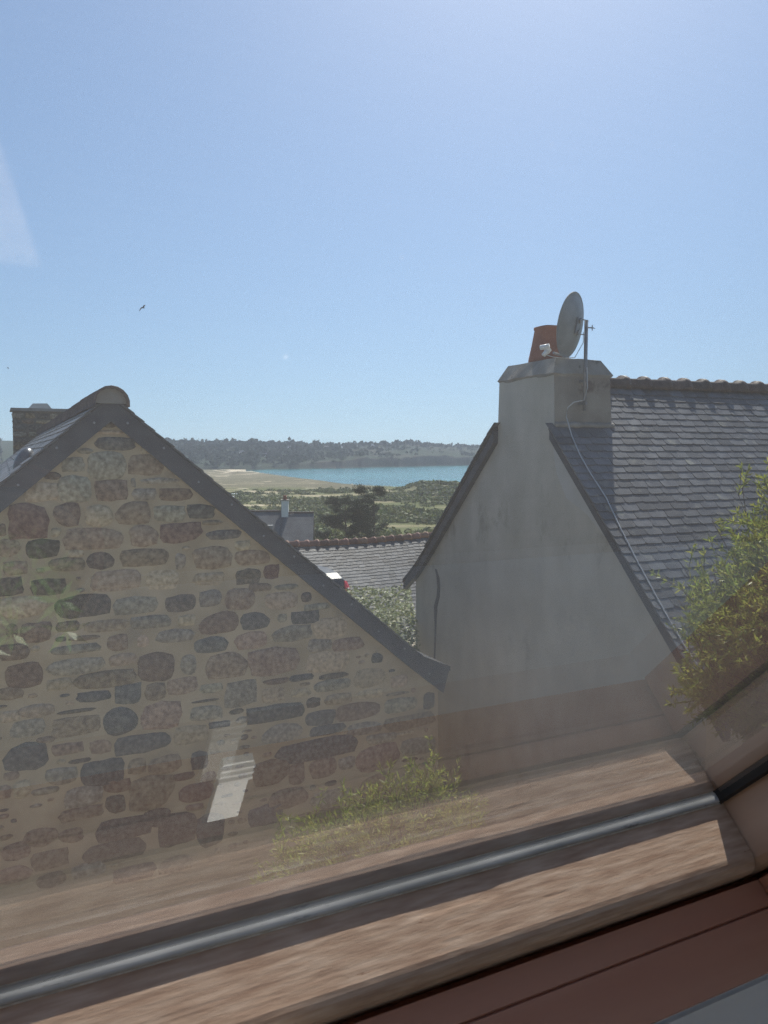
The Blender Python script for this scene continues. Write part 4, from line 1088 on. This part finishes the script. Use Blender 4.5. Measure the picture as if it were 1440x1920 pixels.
# ------------------------------------------------------------------ gulls
m_gull = mat('gull_plumage', (.05, .05, .055), (.10, .10, .105), rough=.8)
def gull(loc, ht, label, flap, size):
    V = []; F = []; n = 8
    prof = [(-.30, .01), (-.24, .045), (-.12, .075), (.0, .085), (.12, .07), (.19, .045), (.23, .05), (.27, .035), (.33, .006)]
    for y, r_ in prof:
        for j in range(n):
            a = 2 * math.pi * j / n; V.append((r_ * math.cos(a), y, r_ * .85 * math.sin(a)))
    F = [(i * n + j, i * n + (j + 1) % n, (i + 1) * n + (j + 1) % n, (i + 1) * n + j) for i in range(len(prof) - 1) for j in range(n)]
    F += [tuple(range(n))[::-1], tuple(range((len(prof) - 1) * n, len(prof) * n))]
    for sg in (-1, 1):                           # wings: bent at the wrist, tapering to the tip
        o = len(V); st = [(.05, .10, -.10, 0), (.30, .16, -.06, .10 * flap), (.52, .10, -.07, .06 * flap), (.72, -.06, -.12, -.05 * flap)]
        for x, yl, yt, z in st:
            V += [(sg * x, yl, z + .012), (sg * x, yt, z), (sg * x, yl, z - .006)]
        for i in range(3):
            a, b = o + 3 * i, o + 3 * i + 3
            F += [(a, b, b + 1, a + 1), (a + 1, b + 1, b + 2, a + 2), (a + 2, b + 2, b, a)]
        F += [(o, o + 1, o + 2), (o + 9, o + 11, o + 10)]
    o = obj('gull', V, F, m_gull, None, True); o.location = loc; o.rotation_euler = ht; o.scale = (size,) * 3
    tagit(o, label, 'bird')
gull((-18.77, 61.05, 11.22), (R(-14), R(38), R(-118)), 'dark gull gliding in the clear sky above the stone gable', 1.6, .62)
gull((-53.67, 111.26, 11.99), (R(4), R(-14), R(-80)), 'distant small gull low at the edge of the sky above the stone chimney', 1.2, .5)

# ------------------------------------------------------------------ shrubs outside the window
def shrub(name, base, stems, label, seed, leafL=.034, leafW=.0058, per=34, spr=6, mtl=None, limbs=5):
    """stems: tip positions relative to nothing (world); each tip carries a plume of needle leaves"""
    r_ = np.random.default_rng(seed); rr = random.Random(seed)
    o = empty(name, base); tagit(o, label, 'shrub')
    B = np.array(base); mb = MB(); P = []; D = []; Nn = []; Ls = []
    root = np.zeros(3)
    anchors = []
    tips = np.array(stems) - B
    cen = tips.mean(0)
    for k in range(limbs):
        t = tips[rr.randrange(len(tips))] * .55 + cen * .30; t[2] = min(t[2], cen[2] - .25)
        mid = t * .5 + np.array((rr.uniform(-.1, .1), rr.uniform(-.1, .1), 0))
        mb.tube([root, mid, t], [.035, .024, .012], 6); anchors.append(t)
    anchors = np.array(anchors)
    for tip in tips:
        a = anchors[np.argmin(np.linalg.norm(anchors - tip, axis=1) + r_.uniform(0, .15, len(anchors)))]
        dirv = tip - a; L = np.linalg.norm(dirv); dirv = dirv / max(L, 1e-6)
        side = unit(np.cross(dirv, r_.normal(size=3)))
        m1 = a * .5 + tip * .5 + side * L * .10
        mb.tube([a, m1, tip], [.006, .004, .0015], 4, cap=False)
        for s in range(spr):                     # side twigs near the tip
            u_ = .35 + .65 * (s + rr.random()) / spr
            q = (1 - u_) ** 2 * a + 2 * u_ * (1 - u_) * m1 + u_ ** 2 * tip
            td = unit(dirv * .7 + r_.normal(0, .55, 3) + np.array((0, 0, .35))); tl_ = rr.uniform(.07, .17)
            mb.tube([q, q + td * tl_], [.002, .001], 3, cap=False)
            w = r_.random(per)
            c0 = q + td * tl_ * w[:, None]
            ld = unit(td * .75 + r_.normal(0, .55, (per, 3)))
            ll = leafL * r_.uniform(.6, 1.2, per)
            P.append(c0 + ld * ll[:, None] * .5); D.append(ld); Nn.append(r_.normal(size=(per, 3))); Ls.append(ll)
    P = np.concatenate(P); D = np.concatenate(D); Nn = np.concatenate(Nn); Ls = np.concatenate(Ls)
    v, f = leaves(P, D, Nn, Ls, leafW, .2)
    mb.obj('branches', m_bark, o, True, 'stuff')
    obj('foliage', v, f, mtl or m_shrub, o, False, 'stuff')
# tall one at the side, its outline steps up to the right
st = []
for k in range(900):
    z = -1.12 + 1.12 * rng.random() ** .85
    xl = np.interp(z, [-1.15, -1.0, -.85, -.72, -.55, -.42, -.28, -.12, 0], [1.22, 1.16, 1.13, 1.11, 1.19, 1.30, 1.38, 1.46, 1.62])
    st.append((xl + .12 + rng.gamma(1.6, .19), 3.0 + rng.normal(0, .22), z))
shrub('shrub', (1.75, 3.1, -5.0), st, 'tall feathery yellow green shrub in front of the slate roof', 21, leafL=.034, leafW=.0080, per=30, spr=6)
st = []
for k in range(430):
    x = rng.uniform(-.52, .44); y = 3.25 + rng.normal(0, .22)
    zt = np.interp(x, [-.55, -.3, -.1, .15, .26, .36, .46], [-1.83, -1.72, -1.60, -1.50, -1.45, -1.55, -1.66])
    st.append((x, y, zt - rng.gamma(1.4, .17) + .02))
shrub('shrub', (0, 3.4, -5.0), st, 'feathery shrub tips between the two gables just above the window rail', 22, leafL=.042, leafW=.0075, per=24, spr=6)

# ------------------------------------------------------------------ the room we look out from
C45 = math.sqrt(.5)
Wr, Wu, Wn = E1, N1 * C45 + Vector((0, 0, C45)), -N1 * C45 + Vector((0, 0, C45))
P0 = Vector((-.0091, .6328, -.3766))
WM = basis(Wr, Wu, Wn, P0)
HM = basis(E1, -N1, Vector((0, 0, 1)), Vector((0, 0, 0)))     # level frame: x along the wall, y outwards
m_plaster = mat('white_plaster', (.78, .77, .79), (.84, .83, .84), scale=3, rough=.9, bump=.001, bscale=60)
m_floor = mat('floor_boards', (.38, .28, .19), (.50, .38, .27), scale=3, stretch=(1, 12, 1), rough=.5, coord='Object')
def wobj(name, mb, m, parent=None, M=None, kind=None, smooth=False):
    o = link(name, mkmesh(name, mb.v, mb.f, m, smooth), parent, M)
    if kind: o['kind'] = kind
    return o
RL, RR_ = -.560, .490                             # frame opening in the roof slope
TB, TT_ = -.060, 1.20
slab = MB()
for (a, b, c, d) in ((-2.4, RL, -2.2, 2.3), (RR_, 2.4, -2.2, 2.3), (RL, RR_, TT_ + .06, 2.3), (RL, RR_, -2.2, TB)):
    slab.box(a + (.0015 if a == RL else 0), b - (.0015 if b == RR_ else 0), c, d, -.162, .03)
wobj('ceiling', slab, m_plaster, None, WM, 'structure')
wobj('wall_below_window', MB().box(-2.4, 2.4, .503, .64, -1.62, -.542), m_plaster, None, HM, 'structure')
wobj('floor', MB().box(-2.4, 2.4, -3.3, .62, -1.70, -1.622), m_floor, None, HM, 'structure')
wobj('wall_back', MB().box(-2.4, -2.0, -3.3, -3.2, -1.62, 1.2).box(2.0, 2.4, -3.3, -3.2, -1.62, 1.2).box(-1.999, 1.999, -3.3, -3.2, .85, 1.2).box(-1.999, 1.999, -3.3, -3.2, -1.62, -1.45), m_plaster, None, HM, 'structure')  # unseen; its wide opening is added to let skylight brighten the room
wobj('wall_left', MB().box(-2.5, -2.402, -3.3, 1.4, -1.7, 1.3), m_plaster, None, HM, 'structure')
wobj('wall_right', MB().box(2.402, 2.5, -3.3, 1.4, -1.7, 1.3), m_plaster, None, HM, 'structure')
wobj('ceiling_flat', MB().box(-2.4, 2.4, -3.2, -.75, 1.02, 1.1), m_plaster, None, HM, 'structure')

# the outside of the same house: slate slope below and beside the window, sunlit white front
own = MB()
for (a, b, c, d) in ((-6, RL, -2.3, 2.6), (RR_, 6, -2.3, 2.6), (RL, RR_, TT_ + .06, 2.6), (RL, RR_, -2.3, TB)):
    own.box(a + (.0015 if a == RL else 0), b - (.0015 if b == RR_ else 0), c, d, .032, .046)
wobj('roof_slope', own, m_slate, None, WM, 'structure')
wobj('wall_front', MB().box(-6, 6, 1.80, 1.98, -5.4, -1.80), m_white, None, HM, 'structure')  # unseen; this white front is added to throw sun back onto the gables

# ------------------------------------------------------------------ roof window
RW = bpy.data.objects.new('roof_window', None); SC.collection.objects.link(RW); RW.matrix_world = WM; RW.empty_display_size = .1
tagit(RW, 'roof window with brown pine sash and dusty double glazing', 'window')
m_wood = mat('varnished_pine', lin(170, 138, 116), lin(212, 186, 164), lin(192, 162, 139), scale=170, detail=12, stretch=(.13, 1, 1), rough=.55, bump=.00035, bscale=320, contrast=(.26, .74), spots=(150, .65, lin(132, 92, 68)), spec=.3)
m_wood_v = mat('varnished_pine_upright', lin(170, 138, 116), lin(212, 186, 164), lin(192, 162, 139), scale=14, detail=8, stretch=(1, .07, 1), rough=.55, bump=.0012, bscale=30, contrast=(.25, .75), spec=.3)
m_lining = mat('dark_stained_frame', lin(186, 130, 106), lin(208, 158, 132), scale=10, detail=6, stretch=(.08, 1, 1), rough=.5, bump=.0006, bscale=30, spec=.35)
m_bead = mat('grey_glazing_seal', (.36, .355, .34), (.54, .53, .51), scale=60, stretch=(.2, 1, 1), rough=.62, spec=.3, bump=.0004, bscale=60, spots=(90, .62, (.14, .13, .12)))
m_seal = mat('black_seal', (.022, .021, .021), (.036, .034, .033), rough=.6)
def ext(prof, x0, x1, axis='x', bow=0.0, n=1):
    """profile [(s, t)] (s inwards from the glass) drawn out along the rail"""
    mb = MB(); V = []; F = []; k = len(prof)
    for i in range(n + 1):
        x = x0 + (x1 - x0) * i / n
        V += [((x, t, -s) if axis == 'x' else (t, x, -s)) for s, t in prof]
    for i in range(n):
        for j in range(k):
            F.append((i * k + j, i * k + (j + 1) % k, (i + 1) * k + (j + 1) % k, (i + 1) * k + j))
    F += [tuple(range(k))[::-1], tuple(range(n * k, n * k + k))]
    return mb.add(V, F)
X0, X1 = -.490, .420                              # clear glass between the stiles
# bottom rail: flat face square to the glass, weathered grain standing a little proud, rounded inner edge
rail = [(-.03, .0)] + [(s_, 0.0) for s_ in np.linspace(.004, .060, 30)] + [(.064, -.0006), (.068, -.0022), (.0715, -.0050), (.0745, -.0090), (.0765, -.0145), (.0775, -.05), (-.03, -.05)]
NR = 420
xs = np.linspace(X0, X1, NR + 1); k = len(rail)
S_ = np.array([q[0] for q in rail]); T_ = np.array([q[1] for q in rail])
XX2, SS2 = np.meshgrid(xs, S_, indexing='ij'); TT2 = np.broadcast_to(T_, XX2.shape).copy()
gr = .00016 * fbm(XX2 * 6, SS2 * 420, 3, 2) + .0002 * np.minimum(0, fbm(XX2 * 14, SS2 * 300, 3, 8) + .25) + .00010 * fbm(XX2 * 70, SS2 * 90, 2, 4)
gr -= .00018 * smooth01((fbm(XX2 * 18, SS2 * 420, 3, 15) - .40) / .2)
gr -= .0011 * smooth01((.030 + .004 * fbm(XX2 * 25, XX2 * 0, 3, 31) - SS2) / .003) * smooth01((fbm(XX2 * 12, SS2 * 0, 2, 77) - .1) / .3) * .6
TT2 += .6 * gr * ((S_ > .003) & (T_ > -.01))
V = np.stack([XX2, TT2, -SS2], -1).reshape(-1, 3)
ii = np.arange(len(V)).reshape(NR + 1, k)
F = [(ii[i, j], ii[i, (j + 1) % k], ii[i + 1, (j + 1) % k], ii[i + 1, j]) for i in range(NR) for j in range(k)]
F += [tuple(ii[0][::-1]), tuple(ii[NR])]
wobj('bottom_rail', MB().add(V, F), m_wood, RW)
# stiles and head
wobj('stile', ext([(-.03, X1 + .001), (.066, X1 + .001), (.0735, X1 + .006), (.0775, X1 + .016), (.0775, X1 + .052), (-.03, X1 + .052)], -.05, 1.16, 'y'), m_wood_v, RW)
wobj('stile', ext([(-.03, X0 - .001), (.066, X0 - .001), (.0735, X0 - .006), (.0775, X0 - .016), (.0775, X0 - .052), (-.03, X0 - .052)], -.05, 1.16, 'y'), m_wood_v, RW)
wobj('head_rail', ext([(-.03, 1.10), (.0775, 1.10), (.0775, 1.158), (-.03, 1.158)], X0, X1), m_wood, RW)
# frame lining round the sash, with a fine shadow gap before it
wobj('frame_lining', ext([(.0835, -.022), (.108, -.0225), (.1095, -.026), (.111, -.0225), (.159, -.026), (.161, -.0595), (-.03, -.0595), (-.03, -.054), (.0835, -.054)], RL + .001, RR_ - .001), m_lining, RW)
for a, sg in ((X1 + .010, 1), (X0 - .010, -1)):
    wobj('frame_jamb', ext([(.0835, a), (.159, a + sg * .003), (.161, a + sg * .0595), (-.03, a + sg * .0595), (-.03, a + sg * .0445), (.0835, a + sg * .0445)], -.0205, TT_ + .058, 'y'), m_lining, RW)
wobj('frame_head', ext([(-.03, 1.162), (.161, 1.162), (.161, 1.258), (-.03, 1.258)], X0 - .008, X1 + .008), m_lining, RW)
# grey glazing seal along the bottom, dark seal up the sides
wobj('glazing_bead', ext([(-.001, .0005), (.0052, .0005), (.0058, .0014), (.0057, .0028), (.0050, .0038), (.0038, .0043), (.0022, .0046), (.0008, .0047), (-.001, .0047)], X0 + .001, X1 - .004, n=60), m_bead, RW, smooth=False)
wobj('glazing_lip', ext([(.0059, -.0002), (.0070, -.0002), (.0070, .0006), (.0059, .0009)], X0 + .001, X1 - .004), mat('pale_sealant', (.55, .50, .44), (.72, .68, .62), scale=90, rough=.5), RW)
for a, sg in ((X1, 1), (X0, -1)):
    wobj('glass_seal', ext([(-.002, a - sg * .0005), (.007, a - sg * .0005), (.0075, a - sg * .004), (.005, a - sg * .0075), (-.002, a - sg * .008)], .0, 1.10, 'y'), m_seal, RW)
wobj('spacer_bar', ext([(-.0165, .0), (-.0015, .0), (-.0015, .0042), (-.0165, .0042)], X0, X1), m_seal, RW)  # glazing spacer; its black also stands in for the mirrored shadow band
# sealed double glazing: both faces reflect, dust lies on the outer one
def glass(name, dust):
    m = bpy.data.materials.new(name); m.use_nodes = True
    nt = m.node_tree; N = nt.nodes; Lk = nt.links; N.remove(N['Principled BSDF'])
    geo = N.new('ShaderNodeNewGeometry')
    dt = N.new('ShaderNodeVectorMath'); dt.operation = 'DOT_PRODUCT'; Lk.new(geo.outputs['Incoming'], dt.inputs[0]); Lk.new(geo.outputs['Normal'], dt.inputs[1])
    ab = N.new('ShaderNodeMath'); ab.operation = 'ABSOLUTE'; Lk.new(dt.outputs['Value'], ab.inputs[0])
    om = N.new('ShaderNodeMath'); om.operation = 'SUBTRACT'; om.inputs[0].default_value = 1; Lk.new(ab.outputs[0], om.inputs[1])
    pw = N.new('ShaderNodeMath'); pw.operation = 'POWER'; Lk.new(om.outputs[0], pw.inputs[0]); pw.inputs[1].default_value = 5
    fr = N.new('ShaderNodeMath'); fr.operation = 'MULTIPLY_ADD'; Lk.new(pw.outputs[0], fr.inputs[0]); fr.inputs[1].default_value = .95 if dust else 1.65; fr.inputs[2].default_value = .055 if dust else .10; fr.use_clamp = True
    tr = N.new('ShaderNodeBsdfTransparent'); tr.inputs['Color'].default_value = (.975, .985, .98, 1)
    gl = N.new('ShaderNodeBsdfGlossy'); gl.inputs['Roughness'].default_value = 0.0; gl.inputs['Color'].default_value = (1, 1, 1, 1)
    mx = N.new('ShaderNodeMixShader'); Lk.new(fr.outputs[0], mx.inputs[0]); Lk.new(tr.outputs[0], mx.inputs[1]); Lk.new(gl.outputs[0], mx.inputs[2])
    out = mx
    if dust:
        tc = N.new('ShaderNodeTexCoord')
        n1 = N.new('ShaderNodeTexNoise'); n1.inputs['Scale'].default_value = 5; n1.inputs['Detail'].default_value = 3
        Lk.new(tc.outputs['Object'], n1.inputs['Vector'])
        mr = N.new('ShaderNodeMapRange'); mr.inputs[1].default_value = .3; mr.inputs[2].default_value = .7; mr.inputs[3].default_value = DUST * .8; mr.inputs[4].default_value = DUST * 1.25
        Lk.new(n1.outputs['Fac'], mr.inputs[0])
        vo = N.new('ShaderNodeTexVoronoi'); vo.inputs['Scale'].default_value = 85; vo.inputs['Randomness'].default_value = 1
        Lk.new(tc.outputs['Object'], vo.inputs['Vector'])
        n2 = N.new('ShaderNodeTexNoise'); n2.inputs['Scale'].default_value = 40; Lk.new(tc.outputs['Object'], n2.inputs['Vector'])
        th = N.new('ShaderNodeMapRange'); th.inputs[1].default_value = .53; th.inputs[2].default_value = .74; th.inputs[3].default_value = 0.0; th.inputs[4].default_value = .10
        Lk.new(n2.outputs['Fac'], th.inputs[0])
        lt = N.new('ShaderNodeMath'); lt.operation = 'LESS_THAN'; Lk.new(vo.outputs['Distance'], lt.inputs[0]); Lk.new(th.outputs[0], lt.inputs[1])
        ma = N.new('ShaderNodeMath'); ma.operation = 'MULTIPLY_ADD'; Lk.new(lt.outputs[0], ma.inputs[0]); ma.inputs[1].default_value = .11; Lk.new(mr.outputs[0], ma.inputs[2])
        tl = N.new('ShaderNodeBsdfTranslucent'); tl.inputs['Color'].default_value = (1.0, .97, .94, 1)
        m2 = N.new('ShaderNodeMixShader'); Lk.new(ma.outputs[0], m2.inputs[0]); Lk.new(mx.outputs[0], m2.inputs[1]); Lk.new(tl.outputs[0], m2.inputs[2]); out = m2
    Lk.new(out.outputs[0], N['Material Output'].inputs['Surface'])
    return m
DUST = .026
g_in, g_dust, g_out = glass('clear_glass', False), glass('dusty_glass', True), None
for w0, w1, nm in ((0.000, .018, 'out'),):
    me = mkmesh('glass_pane', [(x, y, z) for z in (w0, w1) for x, y in ((X0 - .01, -.008), (X1 + .01, -.008), (X1 + .01, 1.11), (X0 - .01, 1.11))],
                [(0, 3, 2, 1), (4, 5, 6, 7), (0, 1, 5, 4), (1, 2, 6, 5), (2, 3, 7, 6), (3, 0, 4, 7)], g_in)
    me.materials.append(g_dust)
    if nm == 'out': me.polygons[1].material_index = 1
    link('glass_pane', me, RW)
# bright metal latch handle standing on the frame below the sash: seen only mirrored in the glass
m_alu = mat('brushed_aluminium', (.62, .62, .60), (.72, .72, .70), scale=30, stretch=(1, .1, 1), rough=.35, metal=.35)
hx0 = -.126
hnd = MB()
hnd.hexa([(hx0, -.021, -.096), (hx0 + .027, -.021, -.096), (hx0 + .027, -.021, -.102), (hx0, -.021, -.102)], [(hx0, -.004, -.090), (hx0 + .027, -.004, -.090), (hx0 + .027, -.004, -.098), (hx0, -.004, -.098)])
hnd.hexa([(hx0, -.004, -.090), (hx0 + .027, -.004, -.090), (hx0 + .027, -.004, -.098), (hx0, -.004, -.098)], [(hx0 + .003, .078, -.104), (hx0 + .028, .078, -.104), (hx0 + .028, .078, -.110), (hx0 + .003, .078, -.110)])
hb = wobj('latch_handle', hnd, m_alu, RW)
for t in (.058, .066, .074):
    wobj('grip_rib', MB().box(hx0 + .001, hx0 + .029, t - .002, t + .002, -.1015 - (t - .058) * .17, -.097 - (t - .058) * .17), m_alu, hb)

# heating pipe along the wall under the window and a small potted plant: both seen mirrored in the glass
pm = MB().tube([(-2.3, .425, -.80), (-.20, .425, -.80)], .014, 14).tube([(-.20, .425, -.80), (-.185, .425, -.812), (-.18, .425, -.83), (-.18, .425, -1.62)], .014, 14)
hp = wobj('heating_pipe', pm, m_white, None, HM, None, True); tagit(hp, 'white heating pipe mirrored as a pale band low on the stone wall', 'pipe')
def level(p): return HM.inverted() @ Vector(p)
pb = Vector((-.150, .300, -.98))
PS = empty('plant_stand', (pb.x, pb.y, -1.62)); tagit(PS, 'slim wooden plant stand under the window, below the potted plant', 'stand')
MB().lathe([(.13, .61), (.13, .635)], n=20).obj('top', m_lining, PS)
for k in range(3):
    a = 2.094 * k; MB().tube([(.13 * math.cos(a), .13 * math.sin(a), 0), (.07 * math.cos(a), .07 * math.sin(a), .61)], .012, 8).obj('leg', m_lining, PS)
PP = empty('potted_plant', (pb.x, pb.y, -.984)); tagit(PP, 'small leafy green houseplant mirrored in the glass on the stone wall', 'plant')
MB().lathe([(.07, 0), (.095, .14), (.10, .14), (.10, .16), (.085, .16), (.08, .13)], n=20).obj('pot', m_verge, PP, True)
mb = MB(); LV = []; LF = []
rp = np.random.default_rng(4)
for k in range(8):
    a = k * .8 + rp.uniform(0, .4); rad_ = rp.uniform(.02, .065); h = rp.uniform(.31, .42)
    tip = np.array((rad_ * math.cos(a), rad_ * math.sin(a), h))
    mb.tube([(0, 0, .13), tip * np.array((.4, .4, .7)), tip], [.004, .003, .002], 5)
    for j in range(7):
        b = j * .9 + rp.uniform(0, .4); dv = np.array((math.cos(b), math.sin(b), rp.uniform(-.35, .2)))
        v, f = leaves([tip + dv * .012], [dv], [(0, 0, 1)], rp.uniform(.020, .030), rp.uniform(.005, .007), .15)
        LF.append(f + len(LV) * 4); LV.append(v)
mb.obj('stems', m_house_leaf, PP, True, 'stuff')
obj('leaves', np.concatenate(LV), np.concatenate(LF), m_house_leaf, PP, False, 'stuff')

# ------------------------------------------------------------------ sea haze
HAZE = True
HZ = MB().box(-2600, 2600, -1.5 - 40, 3400, -46, 75)
hz = bpy.data.materials.new('sea_haze'); hz.use_nodes = True
N = hz.node_tree.nodes; Lk = hz.node_tree.links; N.remove(N['Principled BSDF'])
pv = N.new('ShaderNodeVolumePrincipled'); pv.inputs['Color'].default_value = (.70, .82, .98, 1); pv.inputs['Density'].default_value = .00012; pv.inputs['Anisotropy'].default_value = .3
Lk.new(pv.outputs[0], N['Material Output'].inputs['Volume'])
if HAZE:
    o = HZ.obj('haze', hz, None, False, 'stuff'); tagit(o, 'thin blue sea haze over the bay and hills', 'haze')
